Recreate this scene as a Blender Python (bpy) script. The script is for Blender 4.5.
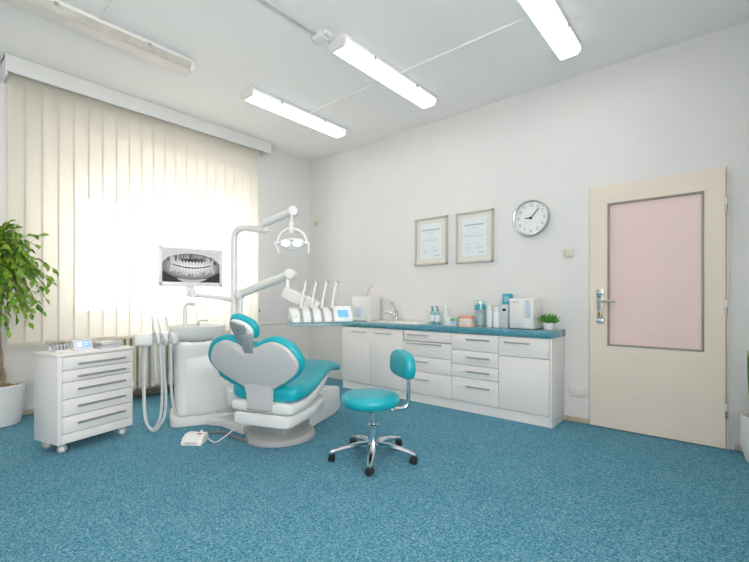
import bpy, bmesh, math, random
from mathutils import Vector, Matrix
R = math.radians
sc = bpy.context.scene
for o in list(bpy.data.objects):
    bpy.data.objects.remove(o)

# ------------------------------------------------------------------ camera, world, exposure
CAM = Vector((4.523, -3.865, 1.07))
cd = bpy.data.cameras.new('camera'); cam = bpy.data.objects.new('camera', cd)
sc.collection.objects.link(cam)
cam.location = CAM; cam.rotation_euler = (R(90), 0, R(40.45))
cd.sensor_fit = 'HORIZONTAL'; cd.sensor_width = 36.0
cd.lens = 36.0 * 414.7 / 749.0
cd.shift_y = (298.0 - 281.0) / 749.0
cd.clip_start = 0.05; cd.clip_end = 200
sc.camera = cam
vs = sc.view_settings
vs.view_transform = 'Standard'; vs.look = 'None'; vs.gamma = 1.0; vs.use_curve_mapping = False
vs.exposure = 0.5
SKY = 7.0
LAMP = 6.5
w = bpy.data.worlds.new('sky'); sc.world = w; w.use_nodes = True
bg = w.node_tree.nodes['Background']
bg.inputs[0].default_value = (1.0, 0.945, 0.905, 1); bg.inputs[1].default_value = SKY
# daylight portal in the window opening (guides sky sampling, emits nothing itself)
pl = bpy.data.lights.new('window_portal', 'AREA'); pl.shape = 'RECTANGLE'; pl.size = 2.0; pl.size_y = 1.3
pl.cycles.is_portal = True
po = bpy.data.objects.new('window_portal', pl); sc.collection.objects.link(po)
po.location = (-0.62, -1.7, 1.52); po.rotation_euler = (0, R(-90), 0)

pl2 = bpy.data.lights.new('fill_window_portal', 'AREA'); pl2.shape = 'RECTANGLE'; pl2.size = 1.7; pl2.size_y = 2.9  # portal of the added fill window, emits nothing
pl2.cycles.is_portal = True
po2 = bpy.data.objects.new('fill_window_portal', pl2); sc.collection.objects.link(po2)
po2.location = (5.32, -4.05, 1.65); po2.rotation_euler = (0, R(90), 0)

# ------------------------------------------------------------------ materials
MATS = {}
def mat(name, col, rough=0.5, metal=0.0, bump=0.0, bscale=60.0, vary=0.0, vscale=8.0, col2=None, spec=0.5, coat=0.0, emit=None, trans=0.0, alpha=None):
    m = bpy.data.materials.new(name); m.use_nodes = True
    nt = m.node_tree; b = nt.nodes['Principled BSDF']
    b.inputs['Base Color'].default_value = (*col, 1); b.inputs['Roughness'].default_value = rough
    b.inputs['Metallic'].default_value = metal; b.inputs['Specular IOR Level'].default_value = spec
    b.inputs['Coat Weight'].default_value = coat; b.inputs['Coat Roughness'].default_value = 0.15
    b.inputs['Transmission Weight'].default_value = trans
    tc = nt.nodes.new('ShaderNodeTexCoord')
    if vary or col2:
        n = nt.nodes.new('ShaderNodeTexNoise'); n.inputs['Scale'].default_value = vscale; n.inputs['Detail'].default_value = 4
        nt.links.new(tc.outputs['Object'], n.inputs['Vector'])
        r = nt.nodes.new('ShaderNodeValToRGB')
        c2 = col2 if col2 else tuple(c * (1 - vary) for c in col)
        r.color_ramp.elements[0].position = 0.35; r.color_ramp.elements[1].position = 0.65
        r.color_ramp.elements[0].color = (*c2, 1); r.color_ramp.elements[1].color = (*col, 1)
        nt.links.new(n.outputs['Fac'], r.inputs['Fac']); nt.links.new(r.outputs['Color'], b.inputs['Base Color'])
    if bump:
        n2 = nt.nodes.new('ShaderNodeTexNoise'); n2.inputs['Scale'].default_value = bscale; n2.inputs['Detail'].default_value = 5
        nt.links.new(tc.outputs['Object'], n2.inputs['Vector'])
        bp = nt.nodes.new('ShaderNodeBump'); bp.inputs['Strength'].default_value = bump; bp.inputs['Distance'].default_value = 0.004
        nt.links.new(n2.outputs['Fac'], bp.inputs['Height']); nt.links.new(bp.outputs['Normal'], b.inputs['Normal'])
    if emit:
        b.inputs['Emission Color'].default_value = (*emit[0], 1); b.inputs['Emission Strength'].default_value = emit[1]
    MATS[name] = m
    return m
M = MATS
mat('wall_paint', (.80, .785, .775), .85, bump=.25, bscale=45, vary=.02, vscale=3)
mat('ceiling_paint', (.965, .925, .91), .9, bump=.15, bscale=30, vary=.015, vscale=2)
mat('dado_paint', (.80, .77, .74), .6, bump=.1, bscale=30)
mat('white_lacquer', (.87, .835, .82), .35, vary=.012, vscale=5)
mat('white_plastic', (.84, .83, .82), .28, coat=.3, vary=.015, vscale=4)
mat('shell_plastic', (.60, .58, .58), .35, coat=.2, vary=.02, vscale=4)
mat('white_enamel', (.84, .83, .81), .3, vary=.015, vscale=5)
mat('pelmet_paint', (.78, .78, .77), .5, vary=.02, vscale=4)
mat('grey_base', (.42, .42, .42), .4, vary=.05, vscale=12)
mat('grey_plastic', (.40, .42, .43), .4, vary=.05, vscale=20)
mat('mid_grey_hose', (.62, .64, .65), .45, vary=.05, vscale=30)
mat('grey_cable', (.20, .21, .21), .5, vary=.05, vscale=30)
mat('teal_vinyl', (.005, .40, .48), .36, bump=.05, bscale=300, vary=.05, vscale=6, coat=.15)
mat('chrome', (.75, .76, .78), .16, metal=1, vary=.03, vscale=30)
mat('steel', (.50, .51, .52), .32, metal=1, vary=.05, vscale=60)
mat('bracket_metal', (.38, .41, .42), .4, metal=.35, vary=.08, vscale=30)
mat('black_plastic', (.02, .02, .022), .45, vary=.2, vscale=30)
mat('seam', (.34, .35, .36), .7, vary=.05, vscale=30)
mat('cream_radiator', (.74, .70, .60), .45, vary=.04, vscale=10)
mat('brown_strip', (.30, .23, .17), .6, vary=.2, vscale=25)
mat('tan_wood', (.62, .52, .40), .55, vary=.15, vscale=25)
mat('door_paint', (.86, .755, .64), .45, bump=.05, bscale=20, vary=.03, vscale=4)
mat('door_bead', (.36, .33, .28), .5, vary=.1, vscale=20)
mat('brass', (.75, .55, .30), .35, metal=.9, vary=.1, vscale=40)
mat('frame_wood', (.62, .58, .52), .4, metal=.35, vary=.1, vscale=30)
mat('mount_card', (.78, .755, .70), .8, vary=.02, vscale=30)
mat('paper', (.80, .84, .86), .8, vary=.02, vscale=30)
mat('ink', (.46, .48, .50), .8, vary=.1, vscale=30)
mat('numeral_ink', (.30, .32, .34), .8, vary=.1, vscale=30)
mat('faint_ink', (.58, .61, .63), .8, vary=.05, vscale=30)
mat('dark_ink', (.015, .015, .018), .5, vary=.1, vscale=30)
mat('clock_silver', (.62, .62, .61), .28, metal=.85, vary=.05, vscale=20)
mat('clock_face', (.82, .84, .85), .6, vary=.01, vscale=20)
mat('cream_plastic', (.74, .70, .60), .5, vary=.03, vscale=20)
mat('bark', (.42, .33, .23), .85, col2=(.24, .17, .11), vscale=40, bump=.6, bscale=80)
mat('pebbles', (.58, .46, .33), .9, col2=(.30, .22, .15), vscale=60, bump=.8, bscale=90)
mat('pot_white', (.80, .80, .79), .35, vary=.02, vscale=5)
mat('leaf_green', (.30, .47, .045), .42, col2=(.10, .28, .025), vscale=9)
mat('dark_leaf', (.10, .22, .06), .45, col2=(.03, .09, .03), vscale=30)
mat('leaf_edge', (.45, .48, .14), .5, vary=.1, vscale=20)
mat('succulent_green', (.13, .36, .06), .5, col2=(.05, .20, .03), vscale=30)
mat('sink_white', (.84, .83, .79), .25, vary=.01, vscale=10)
mat('bottle_teal', (.28, .56, .60), .3, vary=.05, vscale=20)
mat('teal_cap', (.01, .28, .34), .35, vary=.05, vscale=20)
mat('label_white', (.80, .84, .85), .5, vary=.02, vscale=30)
mat('frosted_white', (.74, .77, .75), .35, vary=.03, vscale=20)
mat('box_green', (.20, .50, .25), .5, vary=.1, vscale=30)
mat('box_blue', (.45, .60, .75), .5, vary=.1, vscale=30)
mat('gum_pink', (.80, .38, .27), .35, vary=.1, vscale=30)
mat('gum_pale', (.86, .60, .47), .4, vary=.06, vscale=30)
mat('tooth_white', (.86, .80, .72), .3, vary=.04, vscale=40)
mat('tissue_teal', (.05, .45, .58), .5, vary=.08, vscale=30)
mat('device_blue', (.55, .66, .78), .3, vary=.04, vscale=20)
mat('device_grey', (.62, .66, .70), .4, vary=.03, vscale=20)
mat('display_off', (.02, .025, .03), .2, vary=.1, vscale=40)
mat('lcd_blue', (.05, .2, .4), .3, emit=((.16, .50, .88), .55), vary=.1, vscale=40)
mat('lcd_pale', (.2, .3, .5), .3, emit=((.36, .58, .85), .42), vary=.1, vscale=40)
mat('lcd_white', (.5, .5, .5), .3, emit=((.8, .9, 1.0), .55), vary=.1, vscale=40)
mat('tray_glass', (.16, .38, .44), .15, vary=.05, vscale=20, coat=.3)
mat('diffuser_unlit', (.80, .72, .68), .35, vary=.03, vscale=6)
mat('cover_side_shade', (.62, .57, .51), .45, vary=.15, vscale=12)  # tan tone painting the interior shading of the unlit lamp cover
mat('diffuser_lit', (.8, .85, .9), .4, emit=((.95, .965, .96), LAMP), vary=.02, vscale=6)
mat('diffuser_side', (.8, .85, .9), .4, emit=((.84, .94, 1.0), .95), vary=.02, vscale=6)
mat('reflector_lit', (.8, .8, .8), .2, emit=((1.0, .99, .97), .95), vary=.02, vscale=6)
mat('reflector_grey', (.62, .63, .64), .3, metal=.3, vary=.05, vscale=20)
mat('red_button', (.55, .05, .10), .4, vary=.05, vscale=20)
mat('conduit', (.60, .60, .60), .6, vary=.03, vscale=10)

def node_mat(name):
    m = bpy.data.materials.new(name); m.use_nodes = True; MATS[name] = m
    nt = m.node_tree; nt.nodes.clear(); o = nt.nodes.new('ShaderNodeOutputMaterial')
    return nt, o
# carpet: looped teal pile
m = mat('carpet', (.02, .18, .26), .95, spec=.15)
nt = m.node_tree; b = nt.nodes['Principled BSDF']; tc = nt.nodes.new('ShaderNodeTexCoord')
n1 = nt.nodes.new('ShaderNodeTexNoise'); n1.inputs['Scale'].default_value = 80; n1.inputs['Detail'].default_value = 8; n1.inputs['Roughness'].default_value = .92
n2 = nt.nodes.new('ShaderNodeTexNoise'); n2.inputs['Scale'].default_value = 5; n2.inputs['Detail'].default_value = 3
mx = nt.nodes.new('ShaderNodeMath'); mx.operation = 'MULTIPLY_ADD'; mx.inputs[1].default_value = .04
rp = nt.nodes.new('ShaderNodeValToRGB')
for e_, (p, c) in zip([rp.color_ramp.elements[0], rp.color_ramp.elements[1], rp.color_ramp.elements.new(.6)],
                     [(.37, (.003, .075, .14)), (.66, (.24, .54, .66)), (.515, (.052, .27, .385))]):
    e_.position = p; e_.color = (*c, 1)
nt.links.new(tc.outputs['Object'], n1.inputs['Vector']); nt.links.new(tc.outputs['Object'], n2.inputs['Vector'])
vo = nt.nodes.new('ShaderNodeTexVoronoi'); vo.inputs['Scale'].default_value = 170
nt.links.new(tc.outputs['Object'], vo.inputs['Vector'])
mv = nt.nodes.new('ShaderNodeMath'); mv.operation = 'MULTIPLY_ADD'; mv.inputs[1].default_value = .17
sv = nt.nodes.new('ShaderNodeSeparateColor'); nt.links.new(vo.outputs['Color'], sv.inputs[0]); nt.links.new(sv.outputs[0], mv.inputs[0])
ms_ = nt.nodes.new('ShaderNodeMath'); ms_.operation = 'MULTIPLY_ADD'; ms_.inputs[1].default_value = .83; nt.links.new(n1.outputs['Fac'], ms_.inputs[0]); ms_.inputs[2].default_value = 0
nt.links.new(ms_.outputs[0], mv.inputs[2])
nt.links.new(n2.outputs['Fac'], mx.inputs[0]); nt.links.new(mv.outputs[0], mx.inputs[2])
b.inputs['Sheen Weight'].default_value = .07; b.inputs['Sheen Roughness'].default_value = .45; b.inputs['Sheen Tint'].default_value = (.85, .95, 1, 1)
nt.links.new(mx.outputs[0], rp.inputs['Fac']); nt.links.new(rp.outputs['Color'], b.inputs['Base Color'])
bp = nt.nodes.new('ShaderNodeBump'); bp.inputs['Strength'].default_value = .7; bp.inputs['Distance'].default_value = .006
nt.links.new(n1.outputs['Fac'], bp.inputs['Height']); nt.links.new(bp.outputs['Normal'], b.inputs['Normal'])
# speckled teal laminate
m = mat('teal_laminate', (.06, .30, .38), .24, coat=.6)
nt = m.node_tree; b = nt.nodes['Principled BSDF']; tc = nt.nodes.new('ShaderNodeTexCoord')
n1 = nt.nodes.new('ShaderNodeTexNoise'); n1.inputs['Scale'].default_value = 110; n1.inputs['Detail'].default_value = 3
rp = nt.nodes.new('ShaderNodeValToRGB')
rp.color_ramp.elements[0].position = .38; rp.color_ramp.elements[0].color = (.03, .20, .28, 1)
rp.color_ramp.elements[1].position = .68; rp.color_ramp.elements[1].color = (.14, .40, .48, 1)
nt.links.new(tc.outputs['Object'], n1.inputs['Vector']); nt.links.new(n1.outputs['Fac'], rp.inputs['Fac']); nt.links.new(rp.outputs['Color'], b.inputs['Base Color'])
# blind fabric: thin woven cream cloth that lets part of the daylight straight through
nt, out = node_mat('blind_fabric')
tcn = nt.nodes.new('ShaderNodeTexCoord'); wv = nt.nodes.new('ShaderNodeTexNoise'); wv.inputs['Scale'].default_value = 14
mp = nt.nodes.new('ShaderNodeMapping'); mp.inputs['Scale'].default_value = (6, 6, .3)
nt.links.new(tcn.outputs['Object'], mp.inputs['Vector']); nt.links.new(mp.outputs['Vector'], wv.inputs['Vector'])
cr = nt.nodes.new('ShaderNodeValToRGB'); cr.color_ramp.elements[0].color = (.80, .765, .69, 1); cr.color_ramp.elements[1].color = (.85, .815, .745, 1)
nt.links.new(wv.outputs['Fac'], cr.inputs['Fac'])
df = nt.nodes.new('ShaderNodeBsdfDiffuse'); tl = nt.nodes.new('ShaderNodeBsdfTranslucent'); tp = nt.nodes.new('ShaderNodeBsdfTransparent')
nt.links.new(cr.outputs['Color'], df.inputs['Color']); nt.links.new(cr.outputs['Color'], tl.inputs['Color'])
tp.inputs['Color'].default_value = (1, .99, .97, 1)
m1 = nt.nodes.new('ShaderNodeMixShader'); m1.inputs[0].default_value = .56
m2 = nt.nodes.new('ShaderNodeMixShader'); m2.inputs[0].default_value = .14
nt.links.new(df.outputs[0], m1.inputs[1]); nt.links.new(tl.outputs[0], m1.inputs[2])
nt.links.new(m1.outputs[0], m2.inputs[1]); nt.links.new(tp.outputs[0], m2.inputs[2]); nt.links.new(m2.outputs[0], out.inputs['Surface'])
mat('blind_edge_shade', (.78, .73, .65), .8, vary=.05, vscale=20)  # slat edge tone, puts the shading of the slat gaps into colour
# clear thin glass
def glass(name, tint, gloss, rough):
    nt, out = node_mat(name)
    t = nt.nodes.new('ShaderNodeBsdfTransparent'); t.inputs[0].default_value = (*tint, 1)
    g = nt.nodes.new('ShaderNodeBsdfGlossy'); g.inputs['Roughness'].default_value = rough
    mm = nt.nodes.new('ShaderNodeMixShader'); mm.inputs[0].default_value = gloss
    nt.links.new(t.outputs[0], mm.inputs[1]); nt.links.new(g.outputs[0], mm.inputs[2]); nt.links.new(mm.outputs[0], out.inputs['Surface'])
glass('clear_glass', (.97, .985, .98), .06, .02)
glass('jar_glass', (.86, .965, .965), .12, .05)
# pink obscured door glass (rolled texture)
m = mat('pink_glass', (.88, .665, .63), .22, bump=.35, bscale=55, vary=.03, vscale=3, spec=.5, coat=.2)
# per-face grey of the radiograph shown on the monitor
nt, out = node_mat('radiograph_screen')
at = nt.nodes.new('ShaderNodeAttribute'); at.attribute_name = 'shade'
em = nt.nodes.new('ShaderNodeEmission'); em.inputs[1].default_value = .68
gl = nt.nodes.new('ShaderNodeBsdfGlossy'); gl.inputs['Roughness'].default_value = .2
ms = nt.nodes.new('ShaderNodeMixShader'); ms.inputs[0].default_value = .03
nt.links.new(at.outputs['Color'], em.inputs[0]); nt.links.new(em.outputs[0], ms.inputs[1]); nt.links.new(gl.outputs[0], ms.inputs[2]); nt.links.new(ms.outputs[0], out.inputs['Surface'])

# ------------------------------------------------------------------ mesh builder
def smooth_path(pts, n=6, closed=False):
    pts = [Vector(p) for p in pts]; N = len(pts); res = []
    rng = N if closed else N - 1
    for i in range(rng):
        p1, p2 = pts[i], pts[(i + 1) % N]
        p0 = pts[(i - 1) % N] if closed or i > 0 else p1 * 2 - p2
        p3 = pts[(i + 2) % N] if closed or i < N - 2 else p2 * 2 - p1
        for k in range(n):
            t = k / n
            res.append(.5 * ((2 * p1) + (p2 - p0) * t + (2 * p0 - 5 * p1 + 4 * p2 - p3) * t * t + (3 * p1 - p0 - 3 * p2 + p3) * t ** 3))
    if not closed: res.append(pts[-1])
    return res
def rrect(x0, x1, y0, y1, r, n=5):
    P = []
    for cx, cy, a0 in ((x1 - r, y1 - r, 0), (x0 + r, y1 - r, 90), (x0 + r, y0 + r, 180), (x1 - r, y0 + r, 270)):
        for k in range(n + 1):
            a = R(a0 + 90 * k / n); P.append((cx + r * math.cos(a), cy + r * math.sin(a)))
    return P
def ellipse(cx, cy, rx, ry, n=40):
    return [(cx + rx * math.cos(2 * math.pi * k / n), cy + ry * math.sin(2 * math.pi * k / n)) for k in range(n)]
def offset_poly(P, d):
    N = len(P); A = sum(P[i][0] * P[(i + 1) % N][1] - P[(i + 1) % N][0] * P[i][1] for i in range(N))
    s = 1 if A > 0 else -1; res = []
    for i in range(N):
        a, b, c = Vector(P[i - 1][:2]), Vector(P[i][:2]), Vector(P[(i + 1) % N][:2])
        t = (b - a).normalized() + (c - b).normalized()
        if t.length < 1e-6: t = c - b
        t.normalize(); nrm = Vector((-t.y, t.x)) * s
        res.append(tuple(b + nrm * d))
    return res
I4 = Matrix.Identity(4)
def frame(origin, xa, ya):
    xa = Vector(xa).normalized(); ya = Vector(ya); ya = (ya - xa * ya.dot(xa)).normalized(); za = xa.cross(ya)
    m = Matrix((xa, ya, za)).transposed().to_4x4(); m.translation = Vector(origin); return m
class MB:
    def __init__(s): s.bm = bmesh.new(); s.mats = []; s.cur = 0
    def mat(s, name):
        if name not in s.mats: s.mats.append(name)
        s.cur = s.mats.index(name); return s
    def _mark(s, faces):
        for f in faces: f.material_index = s.cur
    def box(s, x0, x1, y0, y1, z0, z1, r=0.0, seg=2, X=I4):
        t = bmesh.new(); bmesh.ops.create_cube(t, size=1)
        for v in t.verts:
            v.co = Vector(((x0 + x1) / 2 + v.co.x * (x1 - x0), (y0 + y1) / 2 + v.co.y * (y1 - y0), (z0 + z1) / 2 + v.co.z * (z1 - z0)))
        if r > 0: bmesh.ops.bevel(t, geom=list(t.edges), offset=r, segments=seg, profile=.5, affect='EDGES')
        return s._merge(t, X)
    def _merge(s, t, X):
        mp = {v: s.bm.verts.new(X @ v.co) for v in t.verts}
        for f in t.faces:
            try: nf = s.bm.faces.new([mp[v] for v in f.verts]); nf.material_index = s.cur
            except ValueError: pass
        t.free(); return s
    def rings(s, rings, closed=True, cap0=True, cap1=True):
        V = [[s.bm.verts.new(Vector(p)) for p in r] for r in rings]; N = len(V[0])
        for a, b in zip(V, V[1:]):
            for i in range(N if closed else N - 1):
                j = (i + 1) % N
                f = s.bm.faces.new((a[i], a[j], b[j], b[i])); f.material_index = s.cur
        if cap0: s.bm.faces.new(list(reversed(V[0]))).material_index = s.cur
        if cap1: s.bm.faces.new(V[-1]).material_index = s.cur
        return s
    def tube(s, pts, r, n=10, caps=True, smooth=0):
        if smooth:
            pts = smooth_path(pts, smooth)
        pts = [Vector(p) for p in pts]; N = len(pts)
        rad = r if callable(r) else (lambda t: r)
        tan = [(pts[min(i + 1, N - 1)] - pts[max(i - 1, 0)]).normalized() for i in range(N)]
        up = Vector((0, 0, 1)) if abs(tan[0].z) < .9 else Vector((1, 0, 0))
        u = tan[0].cross(up).normalized(); rg = []
        for i in range(N):
            u = (u - tan[i] * u.dot(tan[i])).normalized(); v = tan[i].cross(u); rr = rad(i / (N - 1))
            rg.append([pts[i] + (u * math.cos(2 * math.pi * k / n) + v * math.sin(2 * math.pi * k / n)) * rr for k in range(n)])
        return s.rings(rg, True, caps, caps)
    def lathe(s, prof, c=(0, 0, 0), n=32, sx=1, sy=1, X=I4, cap0=True, cap1=True):
        c = Vector(c)
        rg = [[X @ (c + Vector((max(r, 1e-4) * sx * math.cos(2 * math.pi * k / n), max(r, 1e-4) * sy * math.sin(2 * math.pi * k / n), z))) for k in range(n)] for r, z in prof]
        return s.rings(rg, True, cap0, cap1)
    def prism(s, P, z0, z1, X=I4, r=0.0, nr=4, crown=0.0, crown0=0.0):
        """outline extruded z0..z1 with rounded edges r and an optional domed top / bottom"""
        rg = []
        def ring(Q, z): rg.append([X @ Vector((p[0], p[1], z)) for p in Q])
        cx = sum(p[0] for p in P) / len(P); cy = sum(p[1] for p in P) / len(P)
        def shrink(Q, k): return [(cx + (p[0] - cx) * k, cy + (p[1] - cy) * k) for p in Q]
        Qi = offset_poly(P, r) if r else P
        if crown0:
            for k in (.12, .4, .7, .9): ring(shrink(Qi, k), z0 - crown0 * (1 - k * k))
        if r:
            for k in range(nr + 1):
                a = R(90 * k / nr); ring(offset_poly(P, r * (1 - math.sin(a))), z0 + r * (1 - math.cos(a)))
            for k in range(nr + 1):
                a = R(90 * k / nr); ring(offset_poly(P, r * (1 - math.cos(a))), z1 - r * (1 - math.sin(a)))
        else:
            ring(P, z0); ring(P, z1)
        if crown:
            for k in (.9, .7, .4, .12): ring(shrink(Qi, k), z1 + crown * (1 - k * k))
        return s.rings(rg)
    def sphere(s, c, r, sx=1, sy=1, sz=1, n=14, X=I4):
        t = bmesh.new(); bmesh.ops.create_uvsphere(t, u_segments=n, v_segments=max(6, n // 2 + 1), radius=r)
        for v in t.verts: v.co = Vector((v.co.x * sx, v.co.y * sy, v.co.z * sz)) + Vector(c)
        return s._merge(t, X)
    def quad(s, a, b, c, d):
        f = s.bm.faces.new([s.bm.verts.new(Vector(p)) for p in (a, b, c, d)]); f.material_index = s.cur; return s
    def build(s, name, parent=None, loc=(0, 0, 0), rz=0.0, sharp=38, fix=True):
        bm = s.bm
        if fix: bmesh.ops.recalc_face_normals(bm, faces=list(bm.faces))
        for f in bm.faces: f.smooth = True
        for e in bm.edges:
            if len(e.link_faces) == 2 and e.calc_face_angle(0) > R(sharp): e.smooth = False
        me = bpy.data.meshes.new(name); bm.to_mesh(me); bm.free()
        for n in s.mats: me.materials.append(MATS[n])
        o = bpy.data.objects.new(name, me); sc.collection.objects.link(o)
        if parent is not None: o.parent = parent
        o.location = loc; o.rotation_euler = (0, 0, rz)
        return o
def mb(m): return MB().mat(m)
def tag(o, label, cat, group=None, kind=None):
    o['label'] = label; o['category'] = cat
    if group: o['group'] = group
    if kind: o['kind'] = kind
    return o
def thing(name, label, cat, loc=(0, 0, 0), rz=0.0, group=None):
    o = bpy.data.objects.new(name, None); sc.collection.objects.link(o); o.empty_display_size = .1
    o.location = loc; o.rotation_euler = (0, 0, rz)
    return tag(o, label, cat, group)
def structure(b, name, label=None, cat=None, parent=None):
    o = b.build(name, parent)
    if parent is None:
        o['kind'] = 'structure'; o['label'] = label; o['category'] = cat
    return o
def dup(root, loc, rz, label):
    def cp(o, par):
        c = o.copy(); sc.collection.objects.link(c)
        if par is not None: c.parent = par
        for ch in list(o.children): cp(ch, c)
        return c
    c = cp(root, None); c.location = loc; c.rotation_euler = (0, 0, rz); c['label'] = label
    return c

# ------------------------------------------------------------------ room shell
H = 2.99; XR = 5.3; YF = -5.6; T = .12
NY0, NY1, NX = -3.75, -.93, -.38        # radiator niche under and around the window
WY0, WY1, WZ0, WZ1 = -2.70, -.97, .88, 2.16
b = mb('carpet').box(NX - .3, XR + T, YF - T, T, -.1, 0)
structure(b, 'floor', 'teal blue mottled loop carpet across the whole room', 'floor')
b = mb('ceiling_paint').box(NX - .3, XR + T, YF - T, T, H, H + .1)
structure(b, 'ceiling', 'flat white painted ceiling', 'ceiling')
b = mb('wall_paint').box(-.0, XR, 0, T, 0, H)
structure(b, 'wall_back', 'white wall behind the cabinets and the door', 'wall')
RY0, RY1, RZ0, RZ1 = -5.5, -2.6, .8, 2.5
b = mb('wall_paint').box(XR, XR + T, RY1, T, 0, H).box(XR, XR + T, YF, RY0, 0, H).box(XR, XR + T, RY0, RY1, 0, RZ0).box(XR, XR + T, RY0, RY1, RZ1, H)
structure(b, 'wall_right', 'white side wall opposite the blinds, with an added opening for fill light', 'wall')
b = mb('wall_paint').box(-.1, XR + T, YF - T, YF, 0, H)
structure(b, 'wall_front', 'white wall behind the viewer', 'wall')
b = mb('wall_paint')
b.box(NX - .3, 0, NY1, T, 0, H).box(NX - .3, 0, YF, NY0, 0, H).box(NX - .3, 0, NY0, NY1, 2.62, H)
b.box(NX - .3, 0, NY0, -3.10, 1.25, 2.62)
b.box(NX - .3, NX, NY0, NY1, 0, WZ0).box(NX - .3, NX, NY0, NY1, WZ1, 2.62)
b.box(NX - .3, NX, NY0, WY0, WZ0, WZ1).box(NX - .3, NX, WY1, NY1, WZ0, WZ1)
structure(b, 'wall_left', 'white window wall with a deep radiator niche', 'wall')
# baseboards
b = mb('tan_wood').box(NX, NX + .015, NY0, NY1, 0, .045, .004)
structure(b, 'baseboard_left', 'low tan wooden skirting under the window', 'baseboard')
b = mb('tan_wood').box(3.435, 3.625, -.014, 0, 0, .045, .004).box(4.56, XR, -.014, 0, 0, .045, .004)
structure(b, 'baseboard_back', 'low tan wooden skirting beside the door', 'baseboard')
# dado panel around the far corner
b = mb('dado_paint').box(0, .012, NY1, 0, .0, .725).box(.012, 1.0, -.012, 0, 0, .725)
b.mat('conduit').box(0, .02, NY1, 0, .725, .74, .003).box(.02, 1.0, -.02, 0, .725, .74, .003)
structure(b, 'trim_1', 'slim grey topped dado panel in the far corner', 'trim')
# window
win = bpy.data.objects.new('window_1', None); sc.collection.objects.link(win)
win['kind'] = 'structure'; win['label'] = 'wide three part window behind the vertical blinds'; win['category'] = 'window'
fx0, fx1 = NX - .16, NX - .09
b = mb('white_enamel')
b.box(fx0, fx1, WY0, WY1, WZ0, WZ0 + .06, .006).box(fx0, fx1, WY0, WY1, WZ1 - .07, WZ1, .006)
b.box(fx0, fx1, WY0, WY0 + .06, WZ0, WZ1, .006).box(fx0, fx1, WY1 - .06, WY1, WZ0, WZ1, .006)
for yc in (-2.10, -1.42): b.box(fx0, fx1, yc - .055, yc + .055, WZ0, WZ1, .006)
b.build('window_frame', win)
for k, (a, c) in enumerate(((WY0 + .05, -2.15), (-2.05, -1.47), (-1.37, WY1 - .05))):
    mb('clear_glass').box(fx0 + .03, fx0 + .036, a, c, WZ0 + .05, WZ1 - .06).build('window_pane', win)
mb('white_enamel').box(NX - .1, NX + .06, WY0 - .06, WY1 + .02, WZ0 - .035, WZ0, .008).build('window_sill', win)

win = bpy.data.objects.new('fill_window', None); sc.collection.objects.link(win)  # unseen window added to fill light from the viewer's side
win['kind'] = 'structure'; win['label'] = 'unseen wide window added in the side wall for fill light'; win['category'] = 'window'
b = mb('white_enamel'); x0, x1 = XR + .03, XR + .09
for a, c, d, e_ in ((RY0, RY1, RZ0, RZ0 + .06), (RY0, RY1, RZ1 - .06, RZ1), (RY0, RY0 + .06, RZ0, RZ1), (RY1 - .06, RY1, RZ0, RZ1), (-4.09, -4.01, RZ0, RZ1)): b.box(x0, x1, a, c, d, e_, .005)
b.build('window_frame', win)
for a, c in ((RY0 + .05, -4.08), (-4.02, RY1 - .05)): mb('clear_glass').box(XR + .055, XR + .061, a, c, RZ0 + .05, RZ1 - .05).build('window_pane', win)
mb('white_enamel').box(XR - .08, XR + .1, RY0 - .05, RY1 + .05, RZ0 - .035, RZ0, .006).build('window_sill', win)

# door
door = bpy.data.objects.new('door_1', None); sc.collection.objects.link(door); door.location = (3.64, 0, 0)
door['kind'] = 'structure'; door['label'] = 'cream door with a pink glass panel right of the cabinets'; door['category'] = 'door'
DW = .87
b = mb('door_paint')
gx0, gx1, gz0, gz1 = .13, .752, .68, 1.845
b.box(0, gx0, -.04, -.002, .008, 1.98).box(gx1, DW, -.04, -.002, .008, 1.98)
b.box(gx0, gx1, -.04, -.002, .008, gz0).box(gx0, gx1, -.04, -.002, gz1, 1.98)
b.build('door_leaf', door)
b = mb('door_bead')
b.box(gx0, gx0 + .014, -.046, -.012, gz0, gz1, .003).box(gx1 - .014, gx1, -.046, -.012, gz0, gz1, .003)
b.box(gx0, gx1, -.046, -.012, gz0, gz0 + .014, .003).box(gx0, gx1, -.046, -.012, gz1 - .014, gz1, .003)
b.build('glazing_bead', door)
mb('pink_glass').box(gx0 + .01, gx1 - .01, -.024, -.016, gz0 + .01, gz1 - .01).build('door_glass', door)
b = mb('door_paint').box(DW + .003, DW + .018, -.022, -.0, 0, 2.0, .003).box(-.012, -.002, -.006, 0, 0, 2.0).box(-.012, DW + .018, -.006, 0, 1.984, 2.0)
b.build('door_frame', door)
for hz in (1.72, 1.0, .27):
    b = mb('steel').tube([(DW + .004, -.043, hz - .05), (DW + .004, -.043, hz + .005)], .008, 10)
    b.mat('white_enamel').tube([(DW + .004, -.043, hz + .006), (DW + .004, -.043, hz + .055)], .0085, 10)
    b.build('hinge', door)
b = mb('steel').box(.055, .097, -.05, -.04, .865, 1.145, .003)
b.mat('chrome').box(.052, .10, -.054, -.05, 1.09, 1.145, .002).box(.052, .10, -.054, -.05, .865, .90, .002)
b.mat('brass').box(.062, .09, -.054, -.05, .905, .965, .002)
b.mat('dark_ink').box(.072, .08, -.0555, -.054, .93, .952).box(.06, .09, -.0555, -.054, 1.075, 1.083)
hp = b.build('lock_plate', door)
mb('steel').tube([(.076, -.05, 1.045), (.076, -.085, 1.045), (.085, -.095, 1.045), (.12, -.098, 1.045), (.20, -.098, 1.043)], .0095, 10, smooth=3).build('door_handle', door)

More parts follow.
